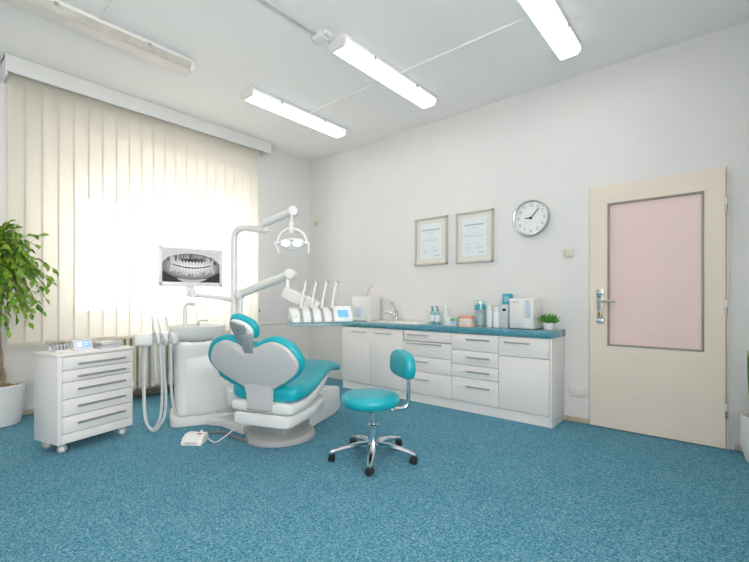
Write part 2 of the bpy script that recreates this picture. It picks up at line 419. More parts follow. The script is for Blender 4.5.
# ------------------------------------------------------------------ pelmet and vertical blind
t = thing('curtain_pelmet', 'long pale grey pelmet board above the vertical blinds', 'pelmet', (0, -2.03, 2.86))
b = mb('pelmet_paint').box(.20, .222, -1.24, 1.245, -.005, .129, .002).box(.02, .20, -1.24, 1.245, .105, .129); b.build('front_board', t)
mb('pelmet_paint').box(.0, .2, -1.24, -1.222, -.03, .128, .002).build('end_board', t)
mb('pelmet_paint').box(.0, .2, 1.227, 1.245, -.0, .128, .002).build('end_board', t)
t = thing('vertical_blind', 'cream fabric vertical blind closed across the bright window', 'blind', (.12, -2.075, .675))
mb('white_enamel').box(-.02, .02, -1.2, 1.2, 2.235, 2.28, .003).build('head_rail', t)
NS = 21; Y0, Y1 = -1.165, 1.165; pitch = (Y1 - Y0) / NS
b = mb('blind_fabric'); sw = .119
for i in range(NS):
    yc = Y0 + pitch * (i + .5); rg = []
    z0 = .0 + .115 * i / NS * 0
    for zz in (0.0, .75, 1.5, 2.235):
        rg.append([((.0045 * (k / 5 - .5) * 2) + .002 * math.sin(k / 5 * math.pi), yc + sw * (k / 5 - .5), zz) for k in range(6)])
    b.rings(rg, False, False, False)
b.build('slat_curtain', t, fix=False)
b = mb('blind_edge_shade')  # darker fabric edge strips that draw the shading between slats
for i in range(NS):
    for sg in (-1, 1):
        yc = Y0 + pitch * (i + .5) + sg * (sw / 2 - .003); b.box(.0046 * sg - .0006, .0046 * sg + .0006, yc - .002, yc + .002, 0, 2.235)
b.build('slat_edge_shade', t)
b = mb('blind_fabric')
for i in range(NS):
    yc = Y0 + pitch * (i + .5); b.box(-.004, .004, yc - .055, yc + .055, .002, .032, .001)
b.build('hem_weights', t)

# ------------------------------------------------------------------ radiator
t = thing('radiator', 'cream column radiator standing under the window behind the blinds', 'radiator', (NX + .17, -1.85, 0))
b = mb('cream_radiator')
for i in range(22):
    yc = -.66 + i * .06
    for xo in (-.045, .045):
        b.tube([(xo, yc, .14), (xo, yc, .17), (xo, yc, .66), (xo, yc, .69)], lambda q: .02 if .2 < q < .8 else .017, 8)
    b.box(-.065, .065, yc - .024, yc + .024, .12, .175, .015).box(-.065, .065, yc - .024, yc + .024, .655, .71, .015)
b.build('column_sections', t)
for yc in (-.6, .54): mb('cream_radiator').box(-.03, .03, yc - .012, yc + .012, 0, .13, .003).build('foot', t)
b = mb('brown_strip').tube([(-.03, -.95, .07), (-.03, .72, .07)], .014, 8).tube([(-.07, -.95, .03), (-.07, .72, .03)], .012, 8)
b.build('heating_pipe', t)
b = mb('white_enamel').tube([(.05, -.40, .16), (.10, -.40, .16), (.10, -.40, .20), (.10, -.40, .27)], .014, 8)
b.sphere((.10, -.40, .19), .024).build('valve', t)

# ------------------------------------------------------------------ ceiling lamps
def lamp(lit, label, x, y0, y1, first=[None]):
    L = (y1 - y0) / 2
    t = thing('ceiling_lamp', label, 'lamp', (x, (y0 + y1) / 2, H), 0, 'fluorescent ceiling lamps')
    mb('white_enamel').box(-.085, .085, -L, L, -.028, -.001, .004).build('mounting_plate', t)
    P = [(-.082, -.026), (.082, -.026), (.078, -.060), (.060, -.080), (-.060, -.080), (-.078, -.060)]
    b = mb('diffuser_lit' if lit else 'diffuser_unlit')
    b.rings([[(p[0], yy, p[1]) for p in P] for yy in (-L + .025, L - .025)])
    if lit:
        side = len(b.mats); b.mats.append('diffuser_side')
        for f in b.bm.faces:
            f.normal_update()
            if abs(f.normal.z) < .9: f.material_index = side
    if not lit:
        b.mat('cover_side_shade').rings([[(x_, yy, z_) for x_, z_ in ((.0825, -.027), (.084, -.03), (.0795, -.060), (.062, -.0815), (.061, -.078), (.076, -.058))] for yy in (-L + .03, L - .03)])  # strip on one side only, shading inside the cover painted in tan
    b.build('diffuser', t)
    for s_ in (-1, 1):
        b = mb('white_enamel' if not lit else 'white_plastic')
        b.rings([[(p[0] * 1.03, s_ * yy, p[1] * 1.02) for p in P] for yy in (L - .03, L)]); b.build('end_cap', t)
    for yy in (-L * .45, L * .45):
        mb('steel').box(.082, .088, yy - .012, yy + .012, -.045, -.02, .002).build('clip', t)
    return t
lamp(True, 'lit ceiling lamp nearest the blinds, beside the far corner', 1.16, -1.74, -.49)
lamp(True, 'lit ceiling lamp between two other lit lamps, with a junction box at its end', 2.33, -1.73, -.46)
lamp(True, 'lit ceiling lamp nearest the door, cut by the top edge of the photo', 3.60, -1.74, -.46)
lamp(False, 'switched off ceiling lamp with a pinkish cover above the blinds', 1.16, -3.51, -2.255)
lamp(True, 'unseen lit ceiling lamp added for front fill over the middle of the room, above the top edge of the photo', 2.33, -3.80, -2.55)  # out of view lamp in the conduit's row, added for fill light
b = mb('ceiling_paint').box(1.25, 3.51, -1.045, -1.025, -.012, -.0005, .002)
tag(b.build('cable_duct', None, (0, 0, H)), 'thin white cable duct linking the three lit ceiling lamps', 'cable duct')
b = mb('ceiling_paint').box(1.25, 3.2, -2.93, -2.91, -.012, -.0005, .002)
tag(b.build('cable_duct', None, (0, 0, H)), 'thin white cable duct running off the unlit ceiling lamp', 'cable duct')
b = mb('conduit').box(-.016, .016, -.62, .0, -.016, -.0005, .002)
tag(b.build('cable_conduit', None, (2.25, -1.86, H)), 'short grey surface conduit on the ceiling before the junction box', 'conduit')
t = thing('junction_box', 'small white junction box on the ceiling at the end of a lit lamp', 'junction box', (2.26, -1.815, H))
mb('white_plastic').box(-.045, .045, -.045, .045, -.04, -.0005, .006).build('casing', t)
mb('white_plastic').box(.05, .085, -.03, .035, -.03, -.0005, .006).box(.03, .055, -.01, .01, -.02, -.004).build('cable_outlet', t)

# ------------------------------------------------------------------ cabinets along the back wall
YC = -.334; ZB, ZT = .09, .738
def cabinet(label, x0, x1, fronts, group, end=False):
    t = thing('base_cabinet', label, 'cabinet', ((x0 + x1) / 2, -.005, 0), 0, group); W = (x1 - x0) / 2
    b = mb('white_lacquer').box(-W + .001, W - .001, YC + .02, 0, ZB, ZT - .002); b.mat('seam').box(-W + .002, W - .002, YC + .017, YC + .021, ZB + .004, ZT - .004); b.build('carcass', t)
    mb('white_lacquer').box(-W + .001, W - .001, YC + .012, -.02, 0, ZB - .003).build('plinth', t)
    for kind, fx0, fx1, z0, z1, h in fronts:
        g = .0022
        f = mb('white_lacquer').box(fx0 - (x0 + x1) / 2 + g, fx1 - (x0 + x1) / 2 - g, YC - .0, YC + .018, z0 + g, z1 - g, .0018).build(kind, t)
        if h:
            hx0, hx1, hz = h; hx0 -= (x0 + x1) / 2; hx1 -= (x0 + x1) / 2
            hb = mb('steel').tube([(hx0, YC - .026, hz), (hx1, YC - .026, hz)], .0062, 8)
            for hx in (hx0 + .02, hx1 - .02): hb.tube([(hx, YC - .026, hz), (hx, YC + .001, hz)], .0045, 6)
            hb.build('handle', f)
    if end:
        mb('white_lacquer').box(W - .018, W, YC - .002, 0, 0, ZT - .002, .001).build('end_panel', t)
    return t
gp = 'white base cabinets along the wall'
cabinet('white two door base cabinet under the sink', 1.009, 1.908,
        [('door', 1.009, 1.452, ZB, ZT - .004, (1.19, 1.40, .684)), ('door', 1.452, 1.908, ZB, ZT - .004, (1.54, 1.77, .684))], gp)
cabinet('white four drawer base cabinet behind the stool backrest', 1.908, 2.49,
        [('drawer', 1.922, 2.487, .628, ZT - .004, (1.99, 2.23, .694)), ('drawer', 1.908, 2.49, .47, .622, (1.955, 2.40, .607)),
         ('drawer', 1.908, 2.49, .315, .47, (2.04, 2.24, .423)), ('drawer', 1.908, 2.49, ZB, .315, (2.04, 2.24, .245))], gp)
cabinet('white four drawer base cabinet between the stool and the end cabinet', 2.49, 2.967,
        [('drawer', 2.49, 2.967, .575, ZT - .004, (2.66, 2.89, .685)), ('drawer', 2.49, 2.967, .44, .575, (2.66, 2.89, .518)),
         ('drawer', 2.49, 2.967, .318, .44, (2.66, 2.89, .385)), ('drawer', 2.49, 2.967, ZB, .318, (2.66, 2.89, .245))], gp)
cabinet('white end cabinet with one drawer above a plain door', 2.967, 3.425,
        [('drawer', 2.967, 3.405, .56, ZT - .004, (3.03, 3.25, .684)), ('door', 2.967, 3.405, ZB, .56, None)], gp, True)
b = mb('teal_laminate').box(1.0, 3.435, -.352, -.001, ZT, .795, .004)
tag(b.build('worktop'), 'speckled teal laminate worktop along the white cabinets', 'worktop')
CT = .795
t = thing('sink', 'off white inset sink with drainer in the teal worktop', 'sink', (1.66, -.175, CT))
b = mb('sink_white')
O_ = rrect(-.30, .42, -.135, .145, .03); rg = [[(p[0], p[1], z) for p in Q] for Q, z in ((O_, .0005), (O_, .009), (offset_poly(O_, .006), .011))]
b.rings(rg, True, True, True); b.build('rim', t)
b = mb('sink_white'); Bq = rrect(-.265, .02, -.11, .08, .05)
b.rings([[(p[0], p[1], z) for p in Q] for Q, z in ((Bq, .0112), (offset_poly(Bq, -.006), .013), (offset_poly(Bq, .01), .0125), (offset_poly(Bq, .03), .0118))], True, False, True)
b.mat('steel').lathe([(.022, .0119), (.022, .0128), (.0, .0128)], (-.12, -.02, 0), 16); b.build('basin', t)
b = mb('sink_white')
for k in range(6): b.box(.06, .38, -.10 + k * .035, -.09 + k * .035, .011, .0135, .001)
b.build('drainer', t)
t = thing('faucet', 'chrome lever faucet rising from the off white sink', 'faucet', (1.60, -.05, CT + .011))
mb('chrome').lathe([(.028, 0), (.028, .012), (.020, .018), (.018, .10), (.02, .12), (.012, .13), (0, .132)], n=18).build('body', t)
mb('chrome').tube([(0, 0, .07), (-.02, -.02, .085), (-.09, -.06, .105), (-.105, -.066, .085)], .0105, 10, smooth=4).build('spout', t)
mb('chrome').tube([(0, 0, .125), (-.015, 0, .16), (-.05, .0, .20), (-.075, .0, .21)], .008, 8, smooth=4).build('lever', t)

# ------------------------------------------------------------------ things on the worktop
def ctag(o, label, cat, group=None): return tag(o, label, cat, group)
t = thing('white_dispenser', 'boxy white sterilising unit beside the sink, wire on top', 'device', (1.215, -.14, CT), R(2))
mb('white_plastic').box(-.135, .135, -.11, .11, .006, .295, .012, 3).build('casing', t)
mb('device_blue').box(-.09, .02, -.113, -.109, .05, .16, .001).build('window_panel', t)
mb('mid_grey_hose').tube([(.0, 0, .293), (.02, 0, .34), (.06, 0, .40), (.095, 0, .42), (.12, 0, .415)], .005, 6, smooth=4).build('wire', t)
for sx in (-1, 1):
    for sy in (-1, 1): mb('grey_plastic').lathe([(.012, 0), (.012, .008)], (sx * .12, sy * .08, 0), 8).build('foot', t)
def pump_bottle(label, x, y, k):
    t = thing('pump_bottle', label, 'bottle', (x, y, CT), 0, 'bottles on the worktop')
    mb('bottle_teal').lathe([(.024, 0), (.027, .004), (.027, .115), (.022, .13), (.010, .137), (.010, .142)], n=20).build('body', t)
    mb('label_white').lathe([(.0273, .03), (.0275, .032), (.0275, .095), (.0273, .097)], n=20, cap0=False, cap1=False).build('label', t)
    b = mb('teal_cap').lathe([(.012, .140), (.012, .158), (.005, .162), (.005, .178)], n=12)
    b.box(-.024, .009, -.006, .006, .176, .187, .002); b.build('pump', t)
pump_bottle('teal pump bottle next to the sink drainer, first of two', 2.157, -.15, 0)
pump_bottle('teal pump bottle between the other pump bottle and the white bottle', 2.228, -.165, 1)
t = thing('lotion_bottle', 'pale frosted bottle behind the small carton', 'bottle', (2.302, -.12, CT), 0, 'bottles on the worktop')
mb('frosted_white').lathe([(.03, 0), (.034, .005), (.034, .13), (.026, .155), (.016, .163)], n=20).build('body', t)
mb('label_white').lathe([(.017, .16), (.017, .20), (.012, .205), (0, .205)], n=16).build('cap', t)
t = thing('small_carton', 'small white carton with green and blue print, left of the dental model', 'box', (2.424, -.2, CT), R(-8))
mb('label_white').box(-.07, .07, -.04, .04, 0, .082, .002).build('carton', t)
b = mb('box_green').box(.0, .068, -.0412, -.0405, .045, .075)
b.mat('box_blue').box(.005, .06, -.0412, -.0405, .012, .04)
b.mat('box_green').box(-.005, .066, -.03, .03, .0821, .0828).build('print', t)
# dental model
t = thing('dental_model', 'peach dental teeth model in front of the glass jar', 'model', (2.615, -.268, CT), R(10))
mb('gum_pale').prism(smooth_path([(-.062, -.048, 0), (0, -.062, 0), (.062, -.048, 0), (.066, .045, 0), (-.066, .045, 0)], 4, True), 0, .028, r=.006).build('lower_gum', t)
mb('gum_pink').prism(smooth_path([(-.060, -.045, 0), (0, -.06, 0), (.060, -.045, 0), (.064, .045, 0), (-.064, .045, 0)], 4, True), .072, .108, r=.011).build('upper_gum', t)
mb('gum_pale').box(-.06, .06, -.02, .045, .02, .08, .01).build('hinge_block', t)
b = mb('tooth_white')
for k in range(9):
    a = R(-62 + 15.5 * k); px, py = .060 * math.sin(a), -.016 - .045 * math.cos(a)
    b.box(px - .0075, px + .0075, py - .006, py + .006, .022, .049, .003); b.box(px - .008, px + .008, py - .007, py + .007, .050, .082, .003)
b.build('teeth', t)
# jar
t = thing('glass_jar', 'teal tinted glass jar holding swabs behind the dental model', 'jar', (2.683, -.115, CT))
b = mb('jar_glass').lathe([(.045, 0), (.058, .006), (.058, .145), (.05, .155), (.05, .16), (.058, .165), (.058, .235)], n=28, cap1=False); b.build('body', t)
mb('jar_glass').lathe([(.060, .236), (.060, .246), (.02, .256), (.0, .257)], n=28).build('lid', t)
mb('tissue_teal').lathe([(.05, .16), (.052, .165), (.052, .205), (.04, .215), (0, .218)], n=20).build('teal_contents', t)
b = mb('label_white')
random.seed(5)
for k in range(16):
    a = k * 2.4; rr = .008 + .028 * ((k * 7) % 5) / 5
    b.tube([(rr * math.cos(a), rr * math.sin(a), .008), (rr * 1.2 * math.cos(a), rr * 1.2 * math.sin(a), .11 + .02 * random.random())], .005, 6)
b.build('swabs', t)
for i, (x, y, h, lab) in enumerate(((2.804, -.16, .205, 'tall white bottle just right of the glass jar'), (2.882, -.19, .19, 'shorter white bottle beside the slim grey dispenser'))):
    t = thing('spray_bottle', lab, 'bottle', (x, y, CT), 0, 'bottles on the worktop')
    mb('label_white').lathe([(.026, 0), (.031, .004), (.031, h * .70), (.026, h * .76)], n=20).build('body', t)
    mb('frosted_white').lathe([(.0235, h * .76), (.0235, h * .97), (.02, h), (0, h)], n=18).build('cap', t)
t = thing('paper_dispenser', 'slim grey dispenser with a dark display left of the white device', 'dispenser', (2.955, -.13, CT))
mb('device_grey').box(-.043, .043, -.065, .06, 0, .215, .005).build('casing', t)
mb('display_off').box(-.012, .018, -.068, -.064, .155, .178, .001).build('display', t)
t = thing('tissue_box', 'bright teal box standing behind the slim grey dispenser', 'box', (2.925, -.035, CT))
mb('tissue_teal').box(-.04, .04, -.03, .03, 0, .315, .003).build('carton', t)
mb('bottle_teal').box(-.02, .03, -.0315, -.0302, .24, .29).build('print', t)
t = thing('white_device', 'white countertop device with a blue window strip beside the succulent', 'device', (3.148, -.155, CT), R(-3))
mb('white_plastic').box(-.108, .108, -.115, .095, .006, .27, .01, 3).build('casing', t)
mb('white_plastic').box(-.100, .025, -.121, -.114, .07, .255, .003).build('door', t)
mb('device_blue').box(.04, .083, -.119, -.114, .10, .255, .004).build('window_strip', t)
mb('device_grey').box(-.102, .025, -.119, -.114, .018, .06, .002).build('base_panel', t)
mb('faint_ink').box(-.09, -.02, -.1225, -.121, .235, .245).build('marking', t)
for sx in (-1, 1):
    for sy in (-1, 1): mb('grey_plastic').lathe([(.012, 0), (.012, .008)], (sx * .085, sy * .075, 0), 8).build('foot', t)
t = thing('potted_succulent', 'small green succulent in a white bowl on the worktop end', 'plant', (3.352, -.185, CT))
mb('pot_white').lathe([(.034, 0), (.04, .004), (.050, .06), (.047, .064), (.044, .056), (0, .055)], n=24).build('pot', t)
mb('pebbles').lathe([(.045, .053), (.02, .058), (0, .058)], n=16).build('soil', t)
b = mb('succulent_green'); random.seed(3)
for k in range(34):
    a = k * 2.399; el = R(14 + 64 * k / 34); L = .092 - .022 * k / 34
    d = Vector((math.cos(a) * math.cos(el), math.sin(a) * math.cos(el), math.sin(el)))
    c0 = Vector((math.cos(a) * .012, math.sin(a) * .012, .058))
    b.tube([c0, c0 + d * L * .35, c0 + d * L * .7 + Vector((0, 0, .006)), c0 + d * L + Vector((0, 0, .014))], lambda q: [.006, .0125, .009, .001][min(3, int(q * 3 + .01))], 6)
b.build('leaves', t)

# ------------------------------------------------------------------ things on the back wall
def certificate(label, x0, x1, z0, z1, inset):
    W, Hh = (x1 - x0) / 2, (z1 - z0) / 2
    t = thing('framed_certificate', label, 'picture', ((x0 + x1) / 2, -.001, (z0 + z1) / 2), 0, 'framed certificates on the wall'); f = .02
    b = mb('frame_wood')
    b.box(-W, -W + f, -.028, 0, -Hh, Hh, .003).box(W - f, W, -.028, 0, -Hh, Hh, .003).box(-W, W, -.028, 0, Hh - f, Hh, .003).box(-W, W, -.028, 0, -Hh, -Hh + f, .003); b.build('frame', t)
    mb('mount_card').box(-W + f * .5, W - f * .5, -.012, -.002, -Hh + f * .5, Hh - f * .5).build('mount', t)
    pw, ph = W * .66, Hh * .74
    mb('paper').box(-pw, pw, -.0135, -.0122, -ph, ph).build('certificate_sheet', t)
    b = mb('ink'); y0, y1 = -.0142, -.0136
    random.seed(int(x0 * 100))
    xx = -pw * .80
    while xx < pw * .76:                      # heading, letter by letter
        l = random.uniform(.008, .013); b.box(xx, xx + l, y0, y1, ph * .60, ph * .60 + .016); xx += l + .003
    b.mat('faint_ink')
    for zf, a, c in ((.46, -.55, .3), (.22, -.25, .25), (.08, -.8, .75), (.02, -.75, .7), (-.38, -.75, -.3), (-.38, .1, .5), (-.56, -.8, -.2), (-.56, .05, .8), (-.62, -.7, -.25), (-.62, .2, .7), (-.72, -.75, -.4)):
        xx = pw * a
        while xx < pw * c:
            l = random.uniform(.004, .016); b.box(xx, min(xx + l, pw * c), y0, y1, ph * zf, ph * zf + .006); xx += l + .004
    b.mat('ink'); b.box(pw * .35, pw * .85, y0, y1, -ph * .84, -ph * .84 + .008)
    b.build('lettering', t)
certificate('smaller framed certificate on the wall above the pump bottles', 1.843, 2.255, 1.432, 1.950, 0)
certificate('framed certificate closer to the wall clock', 2.363, 2.772, 1.429, 1.950, 0)
t = thing('wall_clock', 'round silver rimmed wall clock between the certificates and the door', 'clock', (3.143, -.001, 1.806))
XC = Matrix(((1, 0, 0, 0), (0, 0, -1, 0), (0, 1, 0, 0), (0, 0, 0, 1)))   # clock plane: z -> -y
mb('clock_silver').lathe([(.160, 0), (.166, .006), (.166, .040), (.158, .050), (.150, .046), (.146, .030)], n=56, X=XC, cap1=False).build('rim', t)
mb('clock_face').lathe([(.150, .0), (.150, .028), (0, .0281)], n=56, X=XC).build('dial', t)
def hand(ang, L, wd, z, back):
    a = R(90 - ang); c, s_ = math.cos(a), math.sin(a)
    m_ = Matrix(((c, -s_, 0, 0), (s_, c, 0, 0), (0, 0, 1, 0), (0, 0, 0, 1)))
    return mb('dark_ink').box(-back, L, -wd / 2, wd / 2, z, z + .002, X=XC @ m_)
hand(272, .055, .008, .032, .012).build('hour_hand', t)
b = hand(42, .105, .007, .036, .014); b.lathe([(.011, .03), (.011, .041), (0, .041)], n=12, X=XC); b.build('minute_hand', t)
for h in range(1, 13):
    b = mb('numeral_ink')
    cu = bpy.data.curves.new('numeral', 'FONT'); cu.body = str(h); cu.size = .042; cu.align_x = 'CENTER'; cu.align_y = 'CENTER'; cu.extrude = .0004
    to = bpy.data.objects.new('numeral', cu); sc.collection.objects.link(to)
    dg = bpy.context.evaluated_depsgraph_get(); me = to.evaluated_get(dg).to_mesh()
    a = R(90 - 30 * h); off = Vector((.118 * math.cos(a), .118 * math.sin(a), .0288))
    vm = [b.bm.verts.new(XC @ (v.co + off)) for v in me.vertices]
    for p in me.polygons:
        try: b.bm.faces.new([vm[i] for i in p.vertices])
        except ValueError: pass
    to.evaluated_get(dg).to_mesh_clear()
    bpy.data.objects.remove(to); b.build('numeral', t)
t = thing('light_switch', 'small cream light switch on the wall beside the door', 'switch', (3.464, -.001, 1.464))
mb('cream_plastic').box(-.045, .04, -.014, 0, -.04, .04, .004).build('plate', t)
mb('cream_plastic').box(-.03, .0, -.022, -.012, -.028, .028, .003).box(.003, .03, -.020, -.012, -.028, .028, .003).build('rocker', t)
t = thing('wall_socket', 'double white wall socket low between cabinet and door', 'socket', (3.53, -.001, .263))
mb('white_plastic').box(-.06, .065, -.012, 0, -.042, .042, .004).build('plate', t)
b = mb('dado_paint').box(-.052, -.004, -.017, -.011, -.034, .034, .003).box(.004, .056, -.017, -.011, -.034, .034, .003)
b.mat('seam').lathe([(.003, 0), (.003, .0015)], (-.036, -.01, .0172), 8, X=XC).lathe([(.003, 0), (.003, .0015)], (-.02, -.01, .0172), 8, X=XC); b.build('sockets', t)
t = thing('motion_detector', 'tiny cream sensor box high on the wall near the far corner', 'sensor', (.19, -.001, 2.12))
mb('cream_plastic').box(-.04, .04, -.03, 0, -.045, .045, .008).build('casing', t)
mb('tan_wood').box(-.022, .022, -.034, -.029, -.03, .0, .002).build('lens', t)
t = thing('wall_outlet', 'small white outlet on the wall right of the blinds', 'socket', (.001, -.83, .90))
mb('white_plastic').box(0, .012, -.04, .04, -.07, .05, .003).build('plate', t)
mb('grey_plastic').box(.012, .03, -.014, .014, -.01, .035, .004).build('plug', t)

# ------------------------------------------------------------------ drawer trolley
CR = math.atan2(.511, -.136); t = cart = thing('drawer_trolley', 'white five drawer trolley on casters below the blinds', 'trolley', (1.073, -3.125, 0), CR)
CW, CDp, Z0, Z1 = .529, .285, .07, .688
b = mb('white_lacquer').box(0, CW, .004, CDp, Z0, Z1 - .02, .004); b.mat('seam').box(.03, CW - .012, -.001, .006, .135, .662); b.build('carcass', t)
mb('white_lacquer').box(-.008, CW + .008, -.012, CDp + .004, Z1 - .02, Z1, .004).build('top', t)
b = mb('white_lacquer').box(.0, .028, -.008, .006, Z0, Z1 - .021, .002).box(CW - .011, CW, -.008, .006, Z0, Z1 - .021, .002).box(.028, CW - .011, -.008, .006, Z0, .132, .002); b.build('front_frame', t)
zs = [.664, .578, .494, .372, .250, .135]
zs = [.664, .571, .489, .371, .254, .135]
for k in range(5):
    z1, z0 = zs[k], zs[k + 1]
    f = mb('white_lacquer').box(.031, CW - .014, -.008, .004, z0 + .003, z1 - .003, .002).build('drawer', t)
    hz = z1 - (.052 if k != 1 else .045)
    hb = mb('steel').tube([(.115, -.036, hz), (CW - .075, -.036, hz)], .0075, 8)
    for hx in (.14, CW - .10): hb.tube([(hx, -.036, hz), (hx, -.007, hz)], .005, 6)
    hb.build('handle', f)
def caster(parent, x, y, r, yaw, dark, wmat='grey_base', hub='white_plastic'):
    X = Matrix.Translation((x, y, 0)) @ Matrix.Rotation(yaw, 4, 'Z')
    WX = X @ Matrix.Translation((0, 0, r)) @ Matrix.Rotation(R(90), 4, 'X')
    b = mb(hub)
    b.tube([X @ Vector((0, 0, r * 1.6)), X @ Vector((0, 0, r * 2.6))], r * .3, 8)
    b.box(-r * .55, r * .9, -r * .42, r * .42, r * 1.55, r * 2.15, r * .2, X=X)
    b.box(-r * .3, r * .3, -r * .12, r * .12, r * .8, r * 1.8, 0, X=X)
    c = b.build('caster', parent)
    wb = mb(wmat)
    for s_ in (-1, 1):
        wb.lathe([(r * .5, s_ * r * .2), (r * .9, s_ * r * .2), (r, s_ * r * .3), (r, s_ * r * .58), (r * .85, s_ * r * .68)], n=18, X=WX)
    wb.mat(hub)
    for s_ in (-1, 1): wb.lathe([(r * .6, s_ * r * .66), (r * .55, s_ * r * .74), (0, s_ * r * .74)], n=12, X=WX)
    wb.build('wheel', c)
for x, y, yw in ((.055, .045, 2.5), (CW - .05, .045, 2.5), (.055, CDp - .05, 2.9), (CW - .05, CDp - .05, 2.9)):
    caster(t, x, y, .028, yw, False, 'grey_plastic')
TZ = Z1
def on_cart(x, y): return Vector((1.073 + x * math.cos(CR) - y * math.sin(CR), -3.125 + x * math.sin(CR) + y * math.cos(CR), TZ))
t = thing('instrument_rack', 'small wire rack of instruments on the trolley top', 'rack', on_cart(.105, .16), CR)
b = mb('white_plastic').box(-.055, .055, -.045, .045, 0, .012, .003); b.build('base', t)
b = mb('steel')
for k in range(5):
    xx = -.045 + k * .0225
    b.tube([(xx, -.04, .01), (xx, -.045, .05), (xx, .0, .062), (xx, .045, .05), (xx, .04, .01)], .0028, 6, smooth=3)
for yy in (-.045, .045): b.tube([(-.068, yy, .078), (-.05, yy, .05), (.05, yy, .05), (.068, yy, .074)], .0028, 6, smooth=3)
b.build('wires', t)
b = mb('device_grey')
for k in range(4): b.box(-.04 + k * .0225, -.028 + k * .0225, -.035, .035, .012, .05, .003)
b.build('cassettes', t)
t = thing('tablet', 'small tilted tablet with a blue screen on the trolley', 'tablet', on_cart(.235, .11), CR - R(4))
TX = Matrix.Rotation(R(-25), 4, 'X')
mb('white_plastic').box(-.062, .062, -.004, .008, .004, .082, .003, X=TX).build('casing', t)
b = mb('lcd_pale').box(-.05, .05, -.0052, -.0041, .014, .072, X=TX)
b.mat('lcd_white').box(-.04, -.008, -.0058, -.0053, .022, .064, X=TX).box(.004, .04, -.0058, -.0053, .05, .056, X=TX).box(.004, .032, -.0058, -.0053, .036, .04, X=TX); b.build('screen', t)
mb('white_plastic').box(-.062, .062, -.022, .06, 0, .005, .002).box(-.012, .012, .02, .026, .004, .05).build('stand', t)
for k, (lab, dx, z) in enumerate((('pale instrument tray at the bottom of the stack on the trolley', 0, 0), ('pale instrument tray on top of the stack on the trolley', .012, .0225))):
    b = mb('device_grey' if k == 0 else 'frosted_white'); A_ = rrect(-.085 + dx, .085, -.07, .07, .015)
    b.rings([[(p[0], p[1], zz) for p in Q] for Q, zz in ((offset_poly(A_, .01), 0), (A_, .02), (offset_poly(A_, -.004), .0215), (offset_poly(A_, .006), .0215), (offset_poly(A_, .014), .008))])
    p = on_cart(.415, .14); p.z += z
    tag(b.build('instrument_tray', None, p, CR), lab, 'tray', 'trays on the trolley')

# ------------------------------------------------------------------ ficus
FX = Vector((-.152, -3.255, 0))
t = thing('potted_ficus', 'leafy green ficus tree with a braided trunk in a white pot', 'plant', FX)
mb('pot_white').lathe([(.125, 0), (.138, .01), (.165, .16), (.172, .335), (.166, .342), (.158, .335), (.155, .305), (0, .305)], n=40).build('pot', t)
b = mb('pebbles').lathe([(.157, .300), (.08, .314), (0, .318)], n=24)
random.seed(11)
for k in range(150):
    a = random.uniform(0, 6.28); rr = .15 * math.sqrt(random.random())
    b.sphere((rr * math.cos(a), rr * math.sin(a), .314), random.uniform(.007, .013), 1, 1, .7, 6)
b.build('pebble_top', t)
b = mb('bark'); base = Vector((.0, .0, .30)); top = Vector((.20, -.06, 1.02))
for s_ in range(3):
    pts = []
    for k in range(15):
        q = k / 14; a = s_ * 2.094 + q * 9.0; c = base.lerp(top, q)
        rr = .024 * (1 - .45 * q); pts.append(c + Vector((rr * math.cos(a), rr * math.sin(a), 0)))
    b.tube(pts, lambda q: .023 - .010 * q, 8, smooth=3)
b.tube([(.03, .02, .30), (.07, .0, .6), (.13, -.02, .85), (.24, .0, 1.2)], .009, 8, smooth=4)
b.build('trunk', t)
b = mb('bark'); lf = mb('leaf_green'); random.seed(23)
crown = Vector((.37, -.085, 1.275))
def leaf(p, d, L):
    d = d.normalized(); side = d.cross(Vector((0, 0, 1)))
    if side.length < .05: side = Vector((1, 0, 0))
    side.normalize(); nrm = side.cross(d); ca = random.uniform(-.9, .9)
    side = side * math.cos(ca) + nrm * math.sin(ca); nrm = side.cross(d)
    wd = L * .27; mid = [p, p + d * L * .35 - nrm * L * .02, p + d * L * .7 - nrm * L * .05, p + d * L - nrm * L * .16]
    V = [lf.bm.verts.new(v) for v in mid]
    Lf = [lf.bm.verts.new(mid[1] + side * wd + nrm * wd * .3), lf.bm.verts.new(mid[2] + side * wd * .72 + nrm * wd * .22)]
    Rt = [lf.bm.verts.new(mid[1] - side * wd + nrm * wd * .3), lf.bm.verts.new(mid[2] - side * wd * .72 + nrm * wd * .22)]
    for f in ((V[0], V[1], Lf[0]), (V[1], V[2], Lf[1], Lf[0]), (V[2], V[3], Lf[1]), (V[0], Rt[0], V[1]), (V[1], Rt[0], Rt[1], V[2]), (V[2], Rt[1], V[3])):
        lf.bm.faces.new(f)
def ok(p):
    X, Y = p.x + FX.x, p.y + FX.y
    if X < .19 and Y > -3.34: return False
    return X > (.03 if p.z > 1.18 else -.30)
nb = 0
